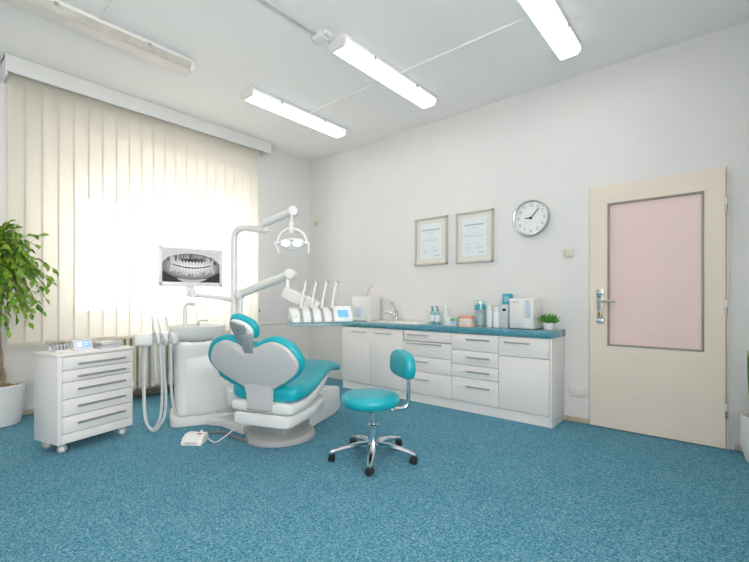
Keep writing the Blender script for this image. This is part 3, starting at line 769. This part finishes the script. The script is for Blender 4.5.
while nb < 330:
    u = Vector((random.gauss(0, 1), random.gauss(0, 1), random.gauss(0, 1)))
    if u.length < .2: continue
    u.normalize(); rr = random.uniform(.45, 1.0)
    low = nb % 5 == 0
    tip = crown + Vector((u.x * .42 * rr, u.y * .42 * rr, u.z * .47 * rr - .03 * rr))
    if low: tip = Vector((.40 + u.x * .20, -.07 + u.y * .16, 1.0 + u.z * .17))
    if not ok(tip): continue
    st = base.lerp(top, random.uniform(.75, 1)) if low else top.lerp(crown + Vector((0, 0, .2)), random.random()); st = st + Vector((random.uniform(-.03, .03), random.uniform(-.03, .03), 0))
    mid = st.lerp(tip, .55) + Vector((0, 0, .06))
    pts = smooth_path([st, mid, tip], 5)
    if not all(ok(p) for p in pts): continue
    nb += 1
    b.tube(pts, lambda q: .0045 - .003 * q, 5)
    for k in range(13):
        q = .35 + .65 * k / 12; i = min(len(pts) - 2, int(q * (len(pts) - 1))); p = pts[i].lerp(pts[i + 1], q * (len(pts) - 1) - i)
        d = (pts[i + 1] - pts[i]).normalized() + Vector((random.uniform(-1, 1), random.uniform(-1, 1), random.uniform(-1.0, .35))) * .95
        L = random.uniform(.048, .07)
        if ok(p + d.normalized() * L): leaf(p, d, L)
b.build('branches', t); lf.build('foliage', t, fix=False)

# ------------------------------------------------------------------ snake plant
t = thing('potted_snake_plant', 'snake plant in a white pot right of the door, cut by the photo edge', 'plant', (4.735, -.21, 0))
mb('pot_white').lathe([(.105, 0), (.125, .012), (.150, .10), (.152, .30), (.146, .306), (.138, .30), (.136, .27), (0, .27)], n=36).build('pot', t)
mb('pebbles').lathe([(.138, .265), (.06, .278), (0, .28)], n=20).build('soil', t)
random.seed(4); b = mb('dark_leaf')
def blade(x, y, lean, az, L, wd):
    d = Vector((math.sin(lean) * math.cos(az), math.sin(lean) * math.sin(az), math.cos(lean))); sd = Vector((-math.sin(az + .6), math.cos(az + .6), 0)); nr = sd.cross(d).normalized()
    rgL, rg, rgR = [], [], []
    for k in range(9):
        q = k / 8; ww = wd * (.55 + .9 * q - 1.45 * q ** 3.2) if q < 1 else .001
        ww = max(ww, .001); c = Vector((x, y, .27)) + d * L * q + sd * .012 * math.sin(q * 5 + az)
        a_ = [c - sd * ww, c - sd * ww * .8 + nr * .003, c + nr * .008 * (1 - q), c + sd * ww * .8 + nr * .003, c + sd * ww, c + sd * ww * .8 - nr * .003, c - nr * .004 * (1 - q), c - sd * ww * .8 - nr * .003]
        rg.append(a_)
    b.mat('dark_leaf').rings(rg)
    for s_ in (0, 4):
        b.mat('leaf_edge').tube([r_[s_] for r_ in rg], .003, 5)
for args in ((-.075, -.02, .10, 3.0, .46, .026), (-.03, .03, .05, 2.2, .62, .03), (.02, -.03, .08, 5.2, .58, .03), (.06, .02, .12, .3, .50, .028), (0, .0, .02, 1.0, .72, .03), (.03, .05, .1, 1.4, .44, .026), (-.04, -.05, .12, 4.2, .38, .024)):
    blade(*args)
b.build('leaves', t)

# ------------------------------------------------------------------ dental chair (x: across, y: towards the feet)
CO = Vector((2.026, -2.117, 0)); CA = R(20)
t = chair = thing('dental_chair', 'teal padded dental chair with white shell in the middle of the room', 'dental chair', CO, CA)
b = mb('grey_base').lathe([(1.0, 0), (1.0, .018), (.97, .034), (.90, .045), (.86, .046), (.80, .060), (.60, .066), (.0, .066)], (-.065, .28, 0), 56, .262, .272); b.build('base_plate', t)
mb('grey_base').prism(rrect(-.18, .08, .12, .50, .05), .06, .17).build('pedestal', t)
# wedge shaped rear cover of the lift arm
side = [(.50, .004), (.56, .285), (.62, .292), (1.0, .25), (1.05, .235), (1.08, .06), (1.04, .02), (.93, .002)]
b = mb('white_plastic'); wdg = bmesh.new()
XW = Matrix(((0, 0, 1, 0), (1, 0, 0, 0), (0, 1, 0, 0), (0, 0, 0, 1)))
b.prism(side, -.175, .075, X=XW, r=.014, nr=3); b.build('lift_cover', t, sharp=50)
b = mb('dark_ink').box(.0735, .0765, .63, .642, .19, .20); b.build('cover_screw', t)
def loft(b, stations, n=24, p=3.2):
    rg = []
    for y, hw, z0, z1 in stations:
        ring = []
        for k in range(n):
            a = 2 * math.pi * k / n; c, s_ = math.cos(a), math.sin(a)
            ring.append((hw * math.copysign(abs(c) ** (2 / p), c), y, (z0 + z1) / 2 + (z1 - z0) / 2 * math.copysign(abs(s_) ** (2 / p), s_)))
        rg.append(ring)
    b.rings(rg); return b
loft(mb('white_plastic'), [(-.075, .19, .185, .250), (-.07, .225, .176, .262), (-.04, .237, .170, .266), (.3, .232, .170, .266), (.50, .19, .172, .266), (.60, .14, .18, .264), (.62, .12, .20, .25)], 32, 6).build('lift_housing', t)
loft(mb('white_plastic'), [(-.075, .22, .285, .335), (-.065, .25, .272, .345), (-.03, .258, .266, .350), (.12, .258, .268, .355), (.28, .24, .292, .385), (.44, .215, .335, .428), (.56, .19, .385, .455), (.66, .17, .430, .462), (.69, .14, .444, .46)], 32, 6).build('seat_frame', t)
loft(mb('teal_vinyl'), [(-.060, .20, .375, .435), (-.052, .24, .355, .455), (-.035, .262, .346, .466), (0, .275, .342, .472), (.14, .273, .346, .468), (.26, .262, .372, .474), (.38, .246, .405, .494), (.50, .230, .435, .520), (.60, .216, .452, .534), (.68, .204, .454, .536), (.75, .196, .444, .527), (.81, .188, .430, .510), (.855, .178, .422, .492), (.88, .16, .426, .478), (.89, .12, .438, .466)], 36, 4.0).build('seat_cushion', t, sharp=70)
# backrest
TB = R(20); BO = Vector((0, -.085, .455))
XB = frame(BO, (1, 0, 0), (0, -math.sin(TB), math.cos(TB)))      # x across, y up the back, z towards the viewer (behind)
half = [(0, .305), (.055, .308), (.115, .334), (.18, .350), (.24, .338), (.30, .300), (.343, .228), (.348, .178), (.318, .125), (.25, .072), (.17, .025), (.10, -.005)]
shell = smooth_path([(x, y, 0) for x, y in half] + [(-x, y, 0) for x, y in reversed(half[1:])], 4, True)
shell = [(p.x, p.y) for p in shell]
pad = offset_poly(shell, -.022)
pad = [(p[0] - (.028 if p[0] < -.2 else 0), p[1]) for p in pad]
pad = [(p[0] - (.012 if p[0] < -.15 and p[1] < .09 else 0), p[1] - (.03 if p[0] < -.15 and p[1] < .09 else 0)) for p in pad]
mb('teal_vinyl').prism(pad, -.072, -.004, X=XB, r=.028, nr=5, crown0=.01).build('back_cushion', t, sharp=70)
mb('shell_plastic').prism(shell, -.012, .018, X=XB, r=.012, nr=4, crown=.016).build('back_shell', t, sharp=70)
mb('black_plastic').prism([(x_, y_ - .0) for x_, y_ in rrect(-.014, .014, .288, .298, .004)], .018, .0225, X=XB).build('adjuster_slot', t)
b = mb('shell_plastic'); rg = []
for y, z, hw in ((-.106, .475, .125), (-.100, .44, .112), (-.094, .40, .104), (-.092, .36, .102), (-.090, .315, .104), (-.086, .300, .104)):
    rg.append([(-hw, y + .02, z), (-hw + .006, y - .006, z), (0, y - .012, z), (hw - .006, y - .006, z), (hw, y + .02, z)])
b.rings(rg, True); b.build('back_link', t)
mb('seam').box(-.095, .095, -.105, -.075, .294, .300).build('link_joint', t)
# headrest
HX = XB @ Matrix.Translation((-.0, .465, 0)) @ Matrix.Rotation(R(-22), 4, 'Z')
HX = XB @ Matrix.Translation((-.035, .436, -.02)) @ Matrix.Scale(.9, 4) @ Matrix.Rotation(R(-22), 4, 'Z') @ Matrix.Rotation(R(8), 4, 'X')
ho = smooth_path([(-.10, -.055, 0), (-.118, .0, 0), (-.095, .058, 0), (-.02, .082, 0), (.06, .072, 0), (.108, .03, 0), (.115, -.03, 0), (.095, -.072, 0), (.0, -.082, 0)], 5, True); ho = [(p.x, p.y) for p in ho]
mb('teal_vinyl').prism([(p[0] - (.016 if p[0] < 0 else 0), p[1]) for p in ho], -.062, -.004, X=HX, r=.028, nr=5, crown0=.008).build('headrest_cushion', t, sharp=70)
hs = [(p[0] - .008, p[1] - .008) for p in offset_poly(ho, .016)]
mb('white_plastic').prism(hs, -.012, .022, X=HX, r=.014, nr=4, crown=.006).build('headrest_shell', t, sharp=70)
b = mb('bracket_metal').prism([(-.088, .045), (.03, .055), (.05, .03), (.055, -.06), (.04, -.125), (-.015, -.125), (-.07, -.03), (-.092, .02)], .026, .042, X=HX, r=.005, nr=2)
b.mat('chrome')
for p in ((-.015, -.005), (.015, -.045), (-.03, -.045)): b.lathe([(.006, .042), (.006, .046), (0, .046)], (p[0], p[1], 0), 10, X=HX)
b.build('headrest_bracket', t)
mb('bracket_metal').box(-.034, .034, .275, .40, -.01, .032, .004, X=XB).build('headrest_post', t)

# ------------------------------------------------------------------ dental unit (x: along its face, y: away from the chair)
UO = Vector((1.041, -2.339, 0)); UA = R(65)
t = unit = thing('dental_unit', 'white dental water unit with spittoon bowl left of the chair', 'dental unit', UO, UA)
ft = rrect(0, .60, 0, .36, .075, 6)
b = mb('white_plastic')
def sc_(P, k): return [(.30 + (p[0] - .30) * k, .18 + (p[1] - .18) * k, ) for p in P]
b.rings([[(p[0], p[1], z) for p in sc_(ft, k)] for k, z in ((.985, .085), (.985, .20), (.985, .62), (1.0, .63), (1.0, .685), (.985, .70), (.93, .704))])
b.build('column', t)
b = mb('white_plastic').prism(rrect(-.03, .63, -.03, .39, .08, 6), 0, .09, r=.012, nr=3)
b.prism([(.22, .0), (.60, .0), (.80, -.26), (.63, -.31), (.50, -.43), (.36, -.14)], 0, .062, r=.01, nr=3); b.build('plinth', t)
mb('white_plastic').prism([(.10, .11), (.57, .11), (.57, .655), (.40, .60), (.10, .555)], -.004, .006, X=frame((0, 0, 0), (1, 0, 0), (0, 0, 1)), r=.003, nr=2).build('side_panel', t)
mb('white_plastic').box(.40, .62, -.30, .02, .195, .335, .03, 3).build('connecting_arm', t)
b = mb('white_enamel')
b.lathe([(.13, .70), (.16, .715), (.185, .735), (.21, .765), (.232, .815), (.236, .828), (.228, .834), (.215, .826), (.17, .775), (.06, .752), (0, .75)], (.185, .14, 0), 48, 1.0, .92); b.build('spittoon_bowl', t)
mb('seam').lathe([(.165, .698), (.165, .712)], (.185, .14, 0), 40, 1, .9).build('bowl_gasket', t)
mb('white_enamel').tube([(.085, .18, .80), (.085, .18, .95), (.087, .178, .985), (.10, .17, 1.01), (.13, .15, 1.02), (.165, .12, 1.015)], .0155, 12, smooth=4).build('cup_filler', t)
b = mb('steel').tube([(.20, .20, .82), (.20, .20, .86), (.22, .18, .872), (.26, .16, .872), (.275, .15, .862)], .006, 8, smooth=3); b.build('bowl_rinse_spout', t)
# main post with its bent top (also carries the light)
def UL(p):   # world -> unit local
    d = Vector(p) - UO; return Vector((d.x * math.cos(UA) + d.y * math.sin(UA), -d.x * math.sin(UA) + d.y * math.cos(UA), d.z))
PW = Vector((1.078, -1.809, 0))
mb('white_plastic').tube([UL((1.078, -1.809, z)) for z in (.69, 1.2, 1.5)] + [UL(p) for p in ((1.078, -1.808, 1.60), (1.085, -1.805, 1.65), (1.115, -1.795, 1.69), (1.16, -1.78, 1.703), (1.25, -1.765, 1.695), (1.40, -1.74, 1.668), (1.485, -1.725, 1.65))], lambda q: .030, 16, smooth=3).build('post', t)
mb('white_plastic').lathe([(.036, 0), (.036, .28), (.031, .30)], UL((1.078, -1.809, .70)), 20).build('post_sleeve', t)
# assistant holder to the left of the column
b = mb('white_plastic').prism(smooth_path([(-.275, -.05, 0), (-.25, -.085, 0), (-.10, -.10, 0), (.01, -.085, 0), (.04, -.03, 0), (.04, .12, 0), (-.24, .12, 0), (-.285, .05, 0)], 4, True), .69, .785, r=.028, nr=4, crown=.015); b.build('assistant_tray', t, sharp=60)
mb('white_plastic').box(-.02, .10, .06, .13, .63, .70, .015, 3).build('assistant_arm', t)
mb('mid_grey_hose').tube([(-.20, .0, .71), (-.20, .0, .62)], .022, 12).build('hose_collar', t)

# instruments of the assistant holder (stand in clips at its front)
def handpiece(label, name, p_top, p_bot, hose, group):
    p_top, p_bot = Vector(p_top), Vector(p_bot)
    t = thing(name, label, 'dental instrument', UO, UA, group); d = p_top - p_bot
    mb('steel').tube([p_bot + d * .30, p_bot + d * .6, p_bot + d], lambda q: .0085 - .0035 * q, 10).build('tip', t)
    mb('grey_plastic').tube([p_bot - d.normalized() * .03, p_bot, p_bot + d * .18, p_bot + d * .31], lambda q: [.010, .014, .014, .010][min(3, int(q * 3 + .01))], 10).build('grip', t)
    mb('mid_grey_hose').tube(hose, .0105, 8, smooth=8).build('hose', t)
ga = 'instruments of the assistant holder'
handpiece('instrument in the holder left of the unit, first from the trolley', 'suction_handpiece', (-.150, -.105, .925), (-.128, -.118, .745),
          [(-.126, -.12, .72), (-.124, -.12, .62), (-.12, -.118, .50), (-.12, -.10, .42), (-.125, -.06, .385)], ga)
handpiece('instrument in the holder left of the unit, between two others', 'suction_handpiece', (-.112, -.105, .912), (-.072, -.118, .73),
          [(-.070, -.118, .70), (-.064, -.115, .50), (-.05, -.112, .30), (-.06, -.108, .14), (-.10, -.10, .05), (-.14, -.095, .02), (-.175, -.085, .06), (-.20, -.06, .18), (-.205, -.03, .40), (-.20, -.005, .60), (-.20, .0, .66)], ga)
handpiece('instrument in the holder left of the unit, closest to the bowl', 'suction_handpiece', (-.048, -.105, .918), (-.018, -.118, .735),
          [(-.016, -.12, .70), (-.012, -.12, .52), (-.010, -.115, .32), (.01, -.095, .17), (.04, -.07, .115), (.10, -.048, .104), (.25, -.046, .104), (.40, -.03, .104), (.50, -.02, .104)], ga)
b = mb('mid_grey_hose').tube([(-.215, .01, .64), (-.215, .0, .40), (-.21, -.04, .22), (-.19, -.09, .10), (-.15, -.115, .04), (-.11, -.122, .075), (-.085, -.128, .16), (-.075, -.132, .36), (-.085, -.132, .60), (-.09, -.11, .71)], .0105, 8, smooth=8)
b.build('loose_hose', unit)
for xx in (-.128, -.072, -.018): mb('grey_plastic').box(xx - .016, xx + .016, -.135, -.085, .715, .745, .004).build('instrument_clip', unit)

# ------------------------------------------------------------------ operating light
LO = Vector((1.462, -1.770, 1.69))
t = thing('operating_light', 'white dental operating light on a jointed arm above the chair', 'lamp', LO)
def rel(p, o): return Vector(p) - o
mb('white_plastic').lathe([(.034, -.055), (.034, -.03), (.026, -.028), (.026, .03)], rel((1.478, -1.745, 1.70), LO), 18).build('swivel', t)
mb('white_plastic').tube([rel(p, LO) for p in ((1.462, -1.768, 1.700), (1.472, -1.768, 1.705), (1.55, -1.767, 1.718), (1.86, -1.764, 1.764), (1.875, -1.764, 1.768))], lambda q: .030 if 0 < q < 1 else .022, 16).build('spring_arm', t)
XJ = frame(rel((1.885, -1.764, 1.80), LO), (.65, -.76, 0), (0, 0, 1))
XJ = Matrix.Translation(rel((1.885, -1.764, 1.760), LO)) @ Matrix.Rotation(R(40.45), 4, 'Z') @ Matrix.Rotation(R(90), 4, 'X')
mb('white_plastic').lathe([(.030, -.045), (.038, -.04), (.038, .04), (.030, .045)], n=24, X=XJ).build('arm_joint', t)
b = mb('white_plastic').tube([rel(p, LO) for p in ((1.885, -1.775, 1.74), (1.887, -1.785, 1.70), (1.888, -1.79, 1.66))], .011, 10)
b.lathe([(.02, -.05), (.022, -.045), (.022, .035), (.016, .045)], rel((1.889, -1.792, 1.63), LO), 14); b.build('drop_stem', t)
LX = Matrix.Translation(rel((1.898, -1.792, 1.505), LO)) @ Matrix.Rotation(R(40.45), 4, 'Z')     # local x across the photo, -y towards the viewer
bow = [LX @ Vector((.115 * math.cos(a), .0, .115 * math.sin(a) * .98 + .0)) for a in [R(-4 + 188 * k / 20) for k in range(21)]]
mb('white_plastic').tube(bow, .0105, 10).build('bow', t)
hd = [(.103 * math.cos(a) * (1.0), .05 * math.sin(a) + .006 * math.cos(2 * a)) for a in [2 * math.pi * k / 40 for k in range(40)]]
XHd = LX @ Matrix.Translation((0, 0, -.005)) @ Matrix.Rotation(R(101), 4, 'X')
mb('white_plastic').prism(hd, -.055, .02, X=XHd, r=.018, nr=4, crown0=.02).build('lamp_head', t, sharp=60)
mb('reflector_grey').prism(offset_poly(hd, .012), .018, .0225, X=XHd).build('reflector', t)
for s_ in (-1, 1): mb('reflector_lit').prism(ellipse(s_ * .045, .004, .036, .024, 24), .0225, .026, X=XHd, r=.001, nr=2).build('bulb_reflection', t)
for s_ in (-1, 1):
    b = mb('white_plastic').lathe([(.014, -.01), (.014, .03), (.01, .034)], (0, 0, 0), 12, X=LX @ Matrix.Translation((s_ * .105, 0, -.002)) @ Matrix.Rotation(R(90 * s_), 4, 'Y'))
    b.box(-.006, .006, -.010, .010, -.085, .01, .004, X=LX @ Matrix.Translation((s_ * .132, 0, -.0)) @ Matrix.Rotation(R(-22 if s_ < 0 else 0), 4, 'Y')); b.build('handle', t)

# ------------------------------------------------------------------ monitor
MO = Vector((1.008, -2.165, 1.335)); MA = R(82.3)
t = thing('monitor', 'white framed monitor showing a jaw x-ray left of the post', 'monitor', MO, MA)
MW, MH = .262, .165
b = mb('white_plastic')
b.box(-MW, MW, 0, .035, -MH, MH, .008, 2).box(-.15, .15, .03, .055, -.10, .10, .012, 2); b.build('casing', t)
b = mb('white_plastic'); e1, e2 = .024, .036
b.box(-MW, -MW + e1, -.006, .002, -MH, MH, .002).box(MW - e1, MW, -.006, .002, -MH, MH, .002).box(-MW, MW, -.006, .002, MH - e1 * .8, MH, .002).box(-MW, MW, -.006, .002, -MH, -MH + e2, .002); b.build('bezel', t)
# screen picture
sx0, sx1, sz0, sz1 = -MW + e1, MW - e1, -MH + e2, MH - e1 * .8
bm = bmesh.new(); lay = bm.loops.layers.float_color.new('shade')
dep_ = [-.0015]
def poly(P, g, lift=.00005):
    dep_[0] -= .0000035
    P = [(min(max(p[0], sx0), sx1), min(max(p[1], sz0), sz1)) for p in P]
    f = bm.faces.new([bm.verts.new((p[0], dep_[0], p[1])) for p in P])
    for l in f.loops: l[lay] = (g, g * 1.0, g * 1.02, 1)
poly([(sx0, sz0), (sx1, sz0), (sx1, sz1), (sx0, sz1)], .72)
cz = (sz0 + sz1) / 2
def EL(cx, cy, rx, ry, g, n=36): poly(ellipse(cx, cy, rx, ry, n), g)
poly([(sx0, sz0), (sx1, sz0), (sx1, sz0 + .085), (sx0, sz0 + .085)], .05)
poly([(sx0, sz0 + .085), (sx1, sz0 + .085), (sx1, sz0 + .15), (sx0, sz0 + .15)], .20)
poly([(-.07, sz0), (.06, sz0), (.13, sz0 + .03), (-.13, sz0 + .03)], .55)
for k in range(9): EL(0, cz - .004 + .001 * k, .242 - k * .012, .112 - k * .007, .20 + .05 * k)
random.seed(8)
for k in range(46):                       # mottled bone and sinus shadows along the top
    x = random.uniform(-.2, .2); EL(x, cz + .062 - .5 * x * x + random.uniform(-.012, .02), random.uniform(.006, .02), random.uniform(.008, .024), random.choice((.10, .14, .25, .42, .6)), 12)
for x, rr, g in ((-.065, .035, .09), (-.015, .03, .06), (.03, .03, .07), (.075, .032, .10)): EL(x, cz + .048, rr, .016, g, 16)
def tooth(x, z0, z1, wd, g, tilt):
    m_ = lambda q, s_: (x + s_ * wd * (1 - .55 * max(0, q - .35)) + tilt * q, z0 + (z1 - z0) * q)
    poly([m_(0, -.8), m_(0, .8), m_(.1, 1), m_(.4, .95), m_(.8, .6), m_(1, .25), m_(1, -.25), m_(.8, -.6), m_(.4, -.95), m_(.1, -1)], g)
for k in range(14):
    x = (k - 6.5) * .0245; zc = cz - .014 + 1.15 * x * x * .9
    tooth(x, zc + .004, zc + .058, .0112, .60 + .22 * (1 - abs(k - 6.5) / 7), x * .12)
    tooth(x, zc - .006, zc - .062, .0112, .62 + .20 * (1 - abs(k - 6.5) / 7), x * .12)
    tooth(x, zc + .004, zc + .026, .0098, .95 if abs(k - 6.5) < 4 else .75, 0)
    tooth(x, zc - .006, zc - .024, .0095, .92 if abs(k - 6.5) < 4 else .75, 0)
for k in range(40):                       # bite line
    x = (k - 20) * .0078; zc = cz - .015 + 1.05 * x * x; w_ = .0042 if abs(x) > .07 else .0052
    x2 = (k - 19) * .0078; zc2 = cz - .015 + 1.05 * x2 * x2
    poly([(x, zc - w_), (x2, zc2 - w_), (x2, zc2 + w_ * .8), (x, zc + w_ * .8)], .02)
for k in range(40):
    x = random.uniform(-.19, .19); EL(x, cz - .075 + 1.1 * x * x + random.uniform(-.012, .01), random.uniform(.003, .007), random.uniform(.005, .014), random.choice((.25, .35, .6, .7)), 10)
me = bpy.data.meshes.new('screen'); bm.normal_update(); bm.to_mesh(me); bm.free(); me.materials.append(M['radiograph_screen'])
so = bpy.data.objects.new('screen', me); sc.collection.objects.link(so); so.parent = t
def ML(p):
    d = Vector(p) - MO; return Vector((d.x * math.cos(MA) + d.y * math.sin(MA), -d.x * math.sin(MA) + d.y * math.cos(MA), d.z))
b = mb('white_plastic').box(-.035, .02, .01, .05, -.255, -MH + .01, .006).tube([ML((1.021, -2.172, 1.10)), ML((1.103, -1.86, 1.06))], .019, 12)
b.lathe([(.024, -.03), (.024, .03)], ML((1.021, -2.172, 1.105)), 14); b.build('arm', t)
mb('white_plastic').lathe([(.036, -.028), (.040, -.02), (.040, .02), (.036, .028)], ML((1.085, -1.822, 1.055)), 20).build('clamp', t)

# ------------------------------------------------------------------ instrument delivery table
DO = Vector((1.165, -1.800, .70))
t = thing('instrument_table', 'white instrument table hanging on a jointed arm over the chair', 'instrument table', DO)
mb('white_plastic').tube([rel((1.165, -1.800, z), DO) for z in (.695, .9, 1.08)], .026, 16).build('post', t)
A0, A1 = Vector((1.165, -1.800, 1.105)), Vector((1.756, -1.695, 1.268))
XE = lambda p: Matrix.Translation(rel(p, DO)) @ Matrix.Rotation(R(40.45), 4, 'Z') @ Matrix.Rotation(R(90), 4, 'X')
b = mb('white_plastic').tube([rel(A0, DO), rel(A0.lerp(A1, .04), DO), rel(A0.lerp(A1, .96), DO), rel(A1, DO)], .036, 16); b.build('spring_arm', t)
mb('white_plastic').lathe([(.030, -.045), (.040, -.038), (.040, .038), (.030, .045)], n=24, X=XE(A0)).build('elbow', t)
mb('white_plastic').lathe([(.036, -.05), (.044, -.042), (.044, .042), (.036, .05)], n=24, X=XE(A1)).build('elbow', t)
mb('white_plastic').tube([rel((1.747, -1.715, 1.25), DO), rel((1.747, -1.722, 1.13), DO)], .018, 14).build('drop_stem', t)
T0, T1 = Vector((1.745, -1.725, 1.115)), Vector((1.965, -1.580, 1.000))
XT = frame(rel(T0, DO), T1 - T0, (0, 0, 1))
mb('white_plastic').box(-.03, .30, -.055, .045, -.035, .035, .015, 3, X=XT).build('table_arm', t)
TA = R(59); TXm = Matrix.Translation(rel((1.984, -1.594, .868), DO)) @ Matrix.Rotation(TA, 4, 'Z')     # x along the table, -y towards the viewer
b = mb('tray_glass').prism(rrect(-.235, .265, -.13, .14, .03), 0, .014, X=TXm, r=.004, nr=2); b.build('table_plate', t)
# instrument modules: four sloping blocks and a display console
XS = TXm @ Matrix(((0, 0, 1, 0), (1, 0, 0, 0), (0, 1, 0, 0), (0, 0, 0, 1)))
for k in range(4):
    x0 = -.225 + k * .083
    mb('white_plastic').prism([(-.135, .014), (-.14, .035), (-.105, .085), (-.06, .115), (.09, .125), (.11, .10), (.11, .014)], x0, x0 + .064, X=XS, r=.008, nr=3).build('module', t, sharp=50)
    mb('grey_plastic').prism([(-.145, .010), (-.15, .03), (-.115, .09), (-.075, .13), (-.03, .13), (-.03, .012)], x0 + .062, x0 + .079, X=XS, r=.004, nr=2).build('instrument_holder', t, sharp=50)
b = mb('white_plastic').prism([(-.12, .014), (-.125, .03), (-.06, .135), (.06, .135), (.10, .014)], .105, .262, X=XS, r=.008, nr=3); b.build('console', t, sharp=50)
XL = TXm @ Matrix.Translation((.1835, -.0955, .0745)) @ Matrix.Rotation(R(58.0), 4, 'X')
b = mb('lcd_blue').box(-.042, .042, -.033, .033, .0, .0035, X=XL)
b.mat('lcd_pale').box(-.03, .03, .012, .016, .0035, .004, X=XL).box(-.03, .01, -.004, 0, .0035, .004, X=XL).box(-.03, .02, -.02, -.016, .0035, .004, X=XL); b.build('display', t)
b = mb('faint_ink')
for k in range(3): b.box(-.215 + k * .011, -.211 + k * .011, -.1395, -.1375, .04 + .006 * k, .06 + .005 * k, X=TXm)
b.build('marking', t)
b = mb('tray_glass').tube([TXm @ Vector(p) for p in ((-.235, -.12, .004), (-.2, -.155, -.008), (.22, -.155, -.008), (.265, -.12, .004))], .006, 8, smooth=4); b.build('grab_rail', t)
TW = Matrix.Translation((1.984, -1.594, .868)) @ Matrix.Rotation(TA, 4, 'Z')
labs = ('instrument on the hanging table, first from the operating light side', 'instrument on the hanging table, second along the row from the arm', 'instrument on the hanging table, third along the row from the arm', 'instrument on the hanging table, next to the blue display')
for k in range(4):
    x0 = -.225 + k * .083 + .0705
    o = thing('handpiece', labs[k], 'dental instrument', TW @ Vector((x0, -.09, .13)), TA, 'instruments on the hanging table')
    mb('white_plastic').tube([(0, -.005, -.01), (.016, .03, .06), (.042, .075, .15), (.056, .098, .197), (.062, .104, .214)], lambda q: .0105 - .003 * q, 10, smooth=4).build('body', o)
    mb('grey_plastic').tube([(.060, .100, .211), (.070, .095, .210), (.078, .085, .198)], .007, 8).build('head', o)
    mb('steel').tube([(.078, .086, .200), (.072, .075, .150), (.052, .055, .08), (.018, .03, .015)], .0026, 6, smooth=5).build('balance_wire', o)

# ------------------------------------------------------------------ foot control and its leads
PO = Vector((1.525, -2.395, 0))
t = thing('foot_control', 'white foot control pedal lying on the carpet before the chair', 'foot pedal', PO, R(38))
XP = Matrix(((0, 0, 1, 0), (1, 0, 0, 0), (0, 1, 0, 0), (0, 0, 0, 1)))
mb('white_plastic').prism([(-.06, .0), (-.063, .016), (-.04, .05), (.0, .066), (.05, .066), (.062, .045), (.066, .0)], -.078, .078, X=XP, r=.012, nr=3).build('housing', t, sharp=55)
mb('shell_plastic').box(-.045, .045, -.064, -.054, .010, .024, .003).build('front_plate', t)
b = mb('white_enamel').box(-.055, .0, .0, .04, .064, .073, .003).box(.03, .048, .02, .034, .064, .086, .003); b.mat('red_button').box(.022, .05, -.008, .01, .0635, .070, .002); b.build('buttons', t)
b = mb('grey_cable').tube([(-.05, .07, .04), (-.05, .12, .03), (0, .19, .012), (.12, .21, .012), (.26, .10, .012), (.40, .02, .013), (.50, .03, .02), (.52, .07, .05)], .011, 8, smooth=8); b.build('main_lead', t)
b = mb('mid_grey_hose').tube([(.09, .02, .03), (.13, .0, .012), (.17, .0, .012), (.24, .06, .06), (.33, .15, .14), (.385, .215, .20)], .005, 6, smooth=8); b.build('thin_lead', t)

# ------------------------------------------------------------------ stool
SO = Vector((2.716, -1.757, 0)); t = thing('dentist_stool', 'teal round dentist stool with small backrest on chrome star base', 'stool', SO)
SC = (-.015, -.013, .055)
mb('teal_vinyl').lathe([(.10, .290), (.155, .292), (.185, .306), (.197, .332), (.193, .358), (.175, .374), (.13, .381), (0, .384)], SC, n=48).build('seat', t, sharp=70)
mb('black_plastic').lathe([(.03, .255), (.05, .262), (.085, .283), (.10, .292)], SC, n=24).build('seat_mount', t)
mb('chrome').lathe([(.024, .19), (.024, .32)], n=18).build('gas_lift', t)
mb('chrome').lathe([(.036, .07), (.036, .225), (.03, .232), (.024, .233)], n=20).build('column', t)
b = mb('chrome').lathe([(.045, .065), (.05, .075), (.05, .098), (.04, .108)], n=20); b.build('hub', t)
for a in (306, 18, 90, 162, 234):
    q = R(a); c, s_ = math.cos(q), math.sin(q)
    rg = []
    for rr, z, hw, hh in ((.03, .094, .026, .019), (.10, .094, .024, .018), (.20, .082, .021, .015), (.27, .067, .017, .012), (.295, .060, .010, .007)):
        rg.append([(rr * c - k[0] * hw * s_, rr * s_ + k[0] * hw * c, z + k[1] * hh) for k in ((-1, -.6), (-.6, -1), (.6, -1), (1, -.6), (1, .3), (.5, 1), (-.5, 1), (-1, .3))])
    mb('chrome').rings(rg).build('leg', t)
    caster(t, .28 * c, .28 * s_, .026, q + 1.1, True, 'black_plastic', 'black_plastic')
BA = R(58); XK = Matrix.Rotation(BA, 4, 'Z')
mb('chrome').tube([XK @ Vector(p) for p in ((.06, 0, .325), (.15, 0, .315), (.21, 0, .315), (.24, 0, .33), (.252, 0, .37), (.252, 0, .45), (.250, 0, .63))], .0145, 12, smooth=4).build('back_post', t)
mb('chrome').tube([XK @ Vector((.14, -.045, .31)), XK @ Vector((.14, .02, .31))], .01, 10).build('adjust_knob', t)
XQ = XK @ Matrix(((0, 0, 1, .17), (-1, 0, 0, 0), (0, -1, 0, .620), (0, 0, 0, 1)))    # outline x -> across, y -> down, z -> outwards
bo = smooth_path([(-.165, .06, 0), (-.175, .0, 0), (-.145, -.065, 0), (-.06, -.092, 0), (.06, -.092, 0), (.145, -.065, 0), (.175, .0, 0), (.165, .06, 0), (.12, .085, 0), (0, .09, 0), (-.12, .085, 0)], 4, True)
mb('teal_vinyl').prism([(p.x, p.y) for p in bo], 0, .072, X=XQ, r=.03, nr=5, crown=.006, crown0=.006).build('backrest', t, sharp=70)
